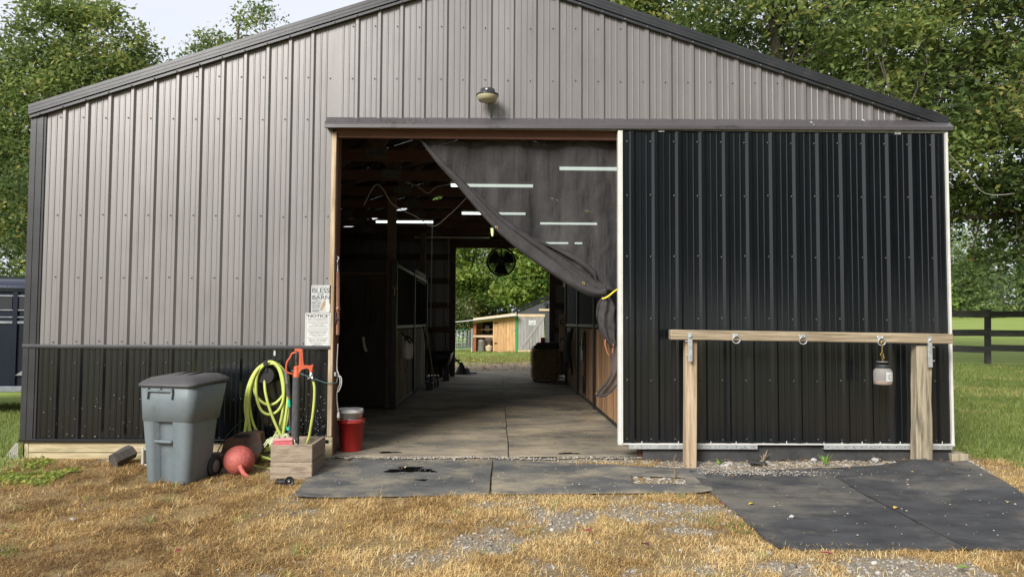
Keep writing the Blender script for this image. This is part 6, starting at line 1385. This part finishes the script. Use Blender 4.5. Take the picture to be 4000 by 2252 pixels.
g = np.random.default_rng(123); n = 2600; x = g.uniform(1.45, 4.75, n); y = -.05-np.abs(g.normal(0, .17, n)); k = (y > -.5) & ((x < 3.4) | (y > -.34)); x, y = x[k], y[k]; stones('gravel', x, y, gn(x, y)-.012, .012, 8)
x = g.uniform(1.05, 1.75, 700); y = g.uniform(-1.0, -.45, 700); stones('gravel', x, y, np.interp(y, [-1.4, -.1], [-.02, .03])+.004-.02+.01*0, .010, 9)
x = g.uniform(-1.7, 1.6, 900); y = np.abs(g.normal(0, .03, 900))*-1-.01; stones('gravel', x, y, gn(x, y)+.012, .008, 10)
x = np.concatenate([g.normal(2.35, .38, 900), g.uniform(1.9, 4.4, 110)]); y = np.concatenate([g.normal(-.56, .05, 900)+.0, g.uniform(-2.4, -.6, 110)]); k = (y < -.40) & (x > 1.85); x, y = x[k], y[k]
stones('mat_grit', x, y, gn(x, y)*0+np.array([rz_(a, b) for a, b in zip(x, y)])+.004, .0048, 11)
x = g.uniform(-1.5, 1.7, 260); y = g.uniform(-1.2, -.15, 260); k = ~((x > 1.1) & (y > -1.02) & (y < -.4)); x, y = x[k], y[k]; stones('mat_grit', x, y, np.array([float(outz(a, b)) for a, b in zip(x, y)])+.005, .004, 12)
x = g.uniform(-1.6, 1.45, 420); y = g.uniform(.1, 6, 420)**1.0; stones('floor_grit', x, y, np.full(len(x), FZ+.003), .005, 13, 'litter')
# bits of straw and dead leaf on ground, mats and floor
def bits(name, x, y, z, size, seed, mat, aspect=.5):
    V, F_ = leaves_np(np.stack([x, y, z], 1), size, 2.5, aspect, seed, 0); zb = np.repeat(z, 4); V[:, 2] = zb + np.clip(V[:, 2]-zb, -.002, size*.3)
    g = np.random.default_rng(seed); o = link(bpy.data.objects.new(name, np_mesh(name, V, F_, mat, np.clip(g.beta(2, 2, len(x)), 0, 1)))); struct(o, 'stuff')
x, y, g = scatter(520, -4.5, 5.2, -3.8, -.1, 131); bits('leaf_litter', x, y, gn(x, y)+.03, .035, 14, 'litter')
x = g.uniform(1.75, 4.5, 260); y = -.12-np.abs(g.normal(0, .22, 260)); bits('leaf_litter', x, y, np.array([max(rz_(a, b), G(a, b)+.012) for a, b in zip(x, y)])+.008, .028, 15, 'litter')
x = g.uniform(-4, 4, 3200); y = g.uniform(13.3, 22, 3200); bits('leaf_litter', x, y, gn(x, y)+.03, .10, 16, 'litter')
x = np.concatenate([g.uniform(-1.5, 1.4, 260), g.normal(1.25, .12, 240)]); y = np.concatenate([g.uniform(.2, 9, 260), g.uniform(1.2, 8.5, 240)]); k = x < 1.46; x, y = x[k], y[k]; bits('straw', x, y, np.full(len(x), FZ+.004), .07, 17, 'straw', .09)
# larger leaves one can pick out
LV = [((.62, -2.35), .055, 'crimson leaf on gravel at bottom centre', (.22, .05, .05)), ((-.02, -2.02), .045, 'rust-brown curled leaf in gravel left of centre', (.20, .08, .045)), ((1.98, -1.62), .05, 'yellow leaf lying on the black mat', (.62, .45, .06)), ((-.86, -.46), .05, 'tan leaf lying on the dark puddle', (.45, .30, .15)), ((3.06, -1.72), .05, 'yellow leaf at the seam of the black mats', (.6, .4, .08)), ((.95, -2.62), .06, 'dark maroon leaf near bottom of the gravel', (.09, .03, .03)), ((4.05, -1.55), .05, 'tan leaf toward right end of the black mat', (.42, .33, .2)), ((-3.25, -2.35), .05, 'dark red leaf in dead grass at lower left', (.20, .04, .04)), ((-1.95, -2.75), .045, 'red leaf in dead grass at the bottom left of centre', (.25, .04, .05)), ((2.05, -2.78), .06, 'pink-red leaf at front edge of black mat', (.36, .10, .10)), ((1.75, -1.62), .05, 'reddish leaf beside left edge of black mat', (.24, .07, .06)), ((2.75, -3.02), .06, 'green leaf in gravel at lower right', (.14, .22, .05)), ((-1.45, -.16), .06, 'pale curled leaf at the inner mat edge', (.5, .4, .28)), ((5.6, .1), .07, 'yellow leaf on lawn right of the barn', (.6, .45, .08))]
for i, (p, s, lab, c) in enumerate(LV):
    s *= .75
    nm = f'leaf_{i}'; pm(nm, tuple(q*.8 for q in c), c, 30, .7)
    z = max(G(*p)+.035, rz_(*p)+.006 if in_quad(np.array([p[0]]), np.array([p[1]]), MATQ[1])[0] else -9, float(outz(*p))+.012 if in_quad(np.array([p[0]]), np.array([p[1]]), MATQ[0])[0] else -9)
    a = i*1.7; mb = MB(); c0 = Vector((p[0], p[1], z)); d = Vector((math.cos(a), math.sin(a), 0)); w = Vector((-d.y, d.x, 0))
    ol = [(0, .0), (.25, .30), (.5, .40), (.78, .25), (1, 0)]; Lp = [c0+d*(t-.5)*s*1.6+w*q*s*1.3+Vector((0, 0, q*s*.7+.1*s*math.sin(t*3))) for t, q in ol]; Mp = [c0+d*(t-.5)*s*1.6+Vector((0, 0, .1*s*math.sin(t*3))) for t, q in ol]; Rp = [c0+d*(t-.5)*s*1.6-w*q*s*1.3+Vector((0, 0, q*s*.5+.1*s*math.sin(t*3))) for t, q in ol]
    mb.add(Lp+Mp+Rp, [(k, k+1, 6+k, 5+k) for k in range(4)]+[(5+k, 6+k, 11+k, 10+k) for k in range(4)]); mb.top('fallen_leaf', nm, lab, 'leaf', c0, 'larger fallen leaves')
# loose pieces by the mats
z = float(outz(1.62, -.5))
mb = MB(); mb.tube(spline([(1.60, -.72, z-.01), (1.61, -.66, z+.05), (1.63, -.55, z+.10), (1.68, -.45, z+.14)], 4), [.006]*12+[.003], 6); mb.tube([(1.62, -.6, z+.07), (1.66, -.62, z+.10)], .003, 5); mb.top('twig_stick', 'stick', 'thin twig standing in the square mat cut-out', 'twig', (1.6, -.7, z))
mb = MB(); mb.box((2.42, -.30, G(2.45, -.27)+.015), (2.60, -.22, G(2.45, -.27)+.05), .015, rot=Matrix.Rotation(R(6), 3, 'Y')); mb.top('rubber_scrap', 'rubber_skirt', 'small black rubber scrap in the gravel behind the hitching rail', 'scrap', (2.5, -.26, G(2.5, -.26)))
for i, (x, y, s) in enumerate(((3.12, -.12, .055), (3.72, -.13, .06), (4.62, -.20, .06), (-3.02, -2.0, .03), (2.15, -1.98, .03))):
    rg = np.random.default_rng(200+i); zb = rz_(x, y)+.01 if i == 4 else G(x, y)+.015
    v = ico*(1+rg.normal(0, .12, (12, 1)))*np.array([1.2, .9, .7])*s*.6+np.array([x, y, zb+s*.2]); mb = MB().add([tuple(p) for p in v], [tuple(f_) for f_ in fcs])
    mb.top('stone', 'rock', ['larger pale stone at middle of the rubber skirt', 'largest pale stone beside the right hitching post', 'pale stone at right corner of the barn', 'white stone in dead grass at left', 'white stone lying on the black mat'][i], 'stone', (x, y, zb))
MB().box((4.5, -.18, .0), (5.0, -.10, .03), .004, rot=Matrix.Rotation(R(-25), 3, 'Z')).top('loose_board', 'post_weathered', 'grey loose board lying at right corner of the barn', 'board', (4.7, -.15, .0))
mb = MB(); mb.prism([(-4.86, -.05), (-4.66, -.05), (-4.66, .20), (-4.69, .21)], -.06, -.055); mb.top('plastic_flap', 'jar_plastic', 'clear plastic flap at left corner of the barn', 'plastic', (-4.75, -.06, -.05))
# small sprigs of weed growing in the gravel by the skirt
for i, (x, y, h) in enumerate(((3.18, -.25, .13), (2.15, -.22, .07), (2.62, -.12, .12))):
    rg = np.random.default_rng(300+i); z = G(x, y); t = thing('weed', ['green weed in gravel midway along the rubber skirt', 'grassy weed in gravel behind the left hitching post', 'dry yellow weed at the rubber skirt'][i], 'weed', (x, y, z))
    for k in range(7):
        a = rg.uniform(0, 6.28); e = Vector((x+math.cos(a)*h*.6, y+math.sin(a)*h*.4, z+h*rg.uniform(.5, 1.1))); b = Vector((x, y, z)); w = Vector((-math.sin(a), math.cos(a), 0))*(.012 if i < 2 else .006); mdl = b.lerp(e, .5)+Vector((0, 0, h*.15))
        MB().add([b, mdl+w, e, mdl-w], [(0, 1, 2, 3)]).build('leaf', ['weed_green', 'weed_green', 'box_wood'][i], t)
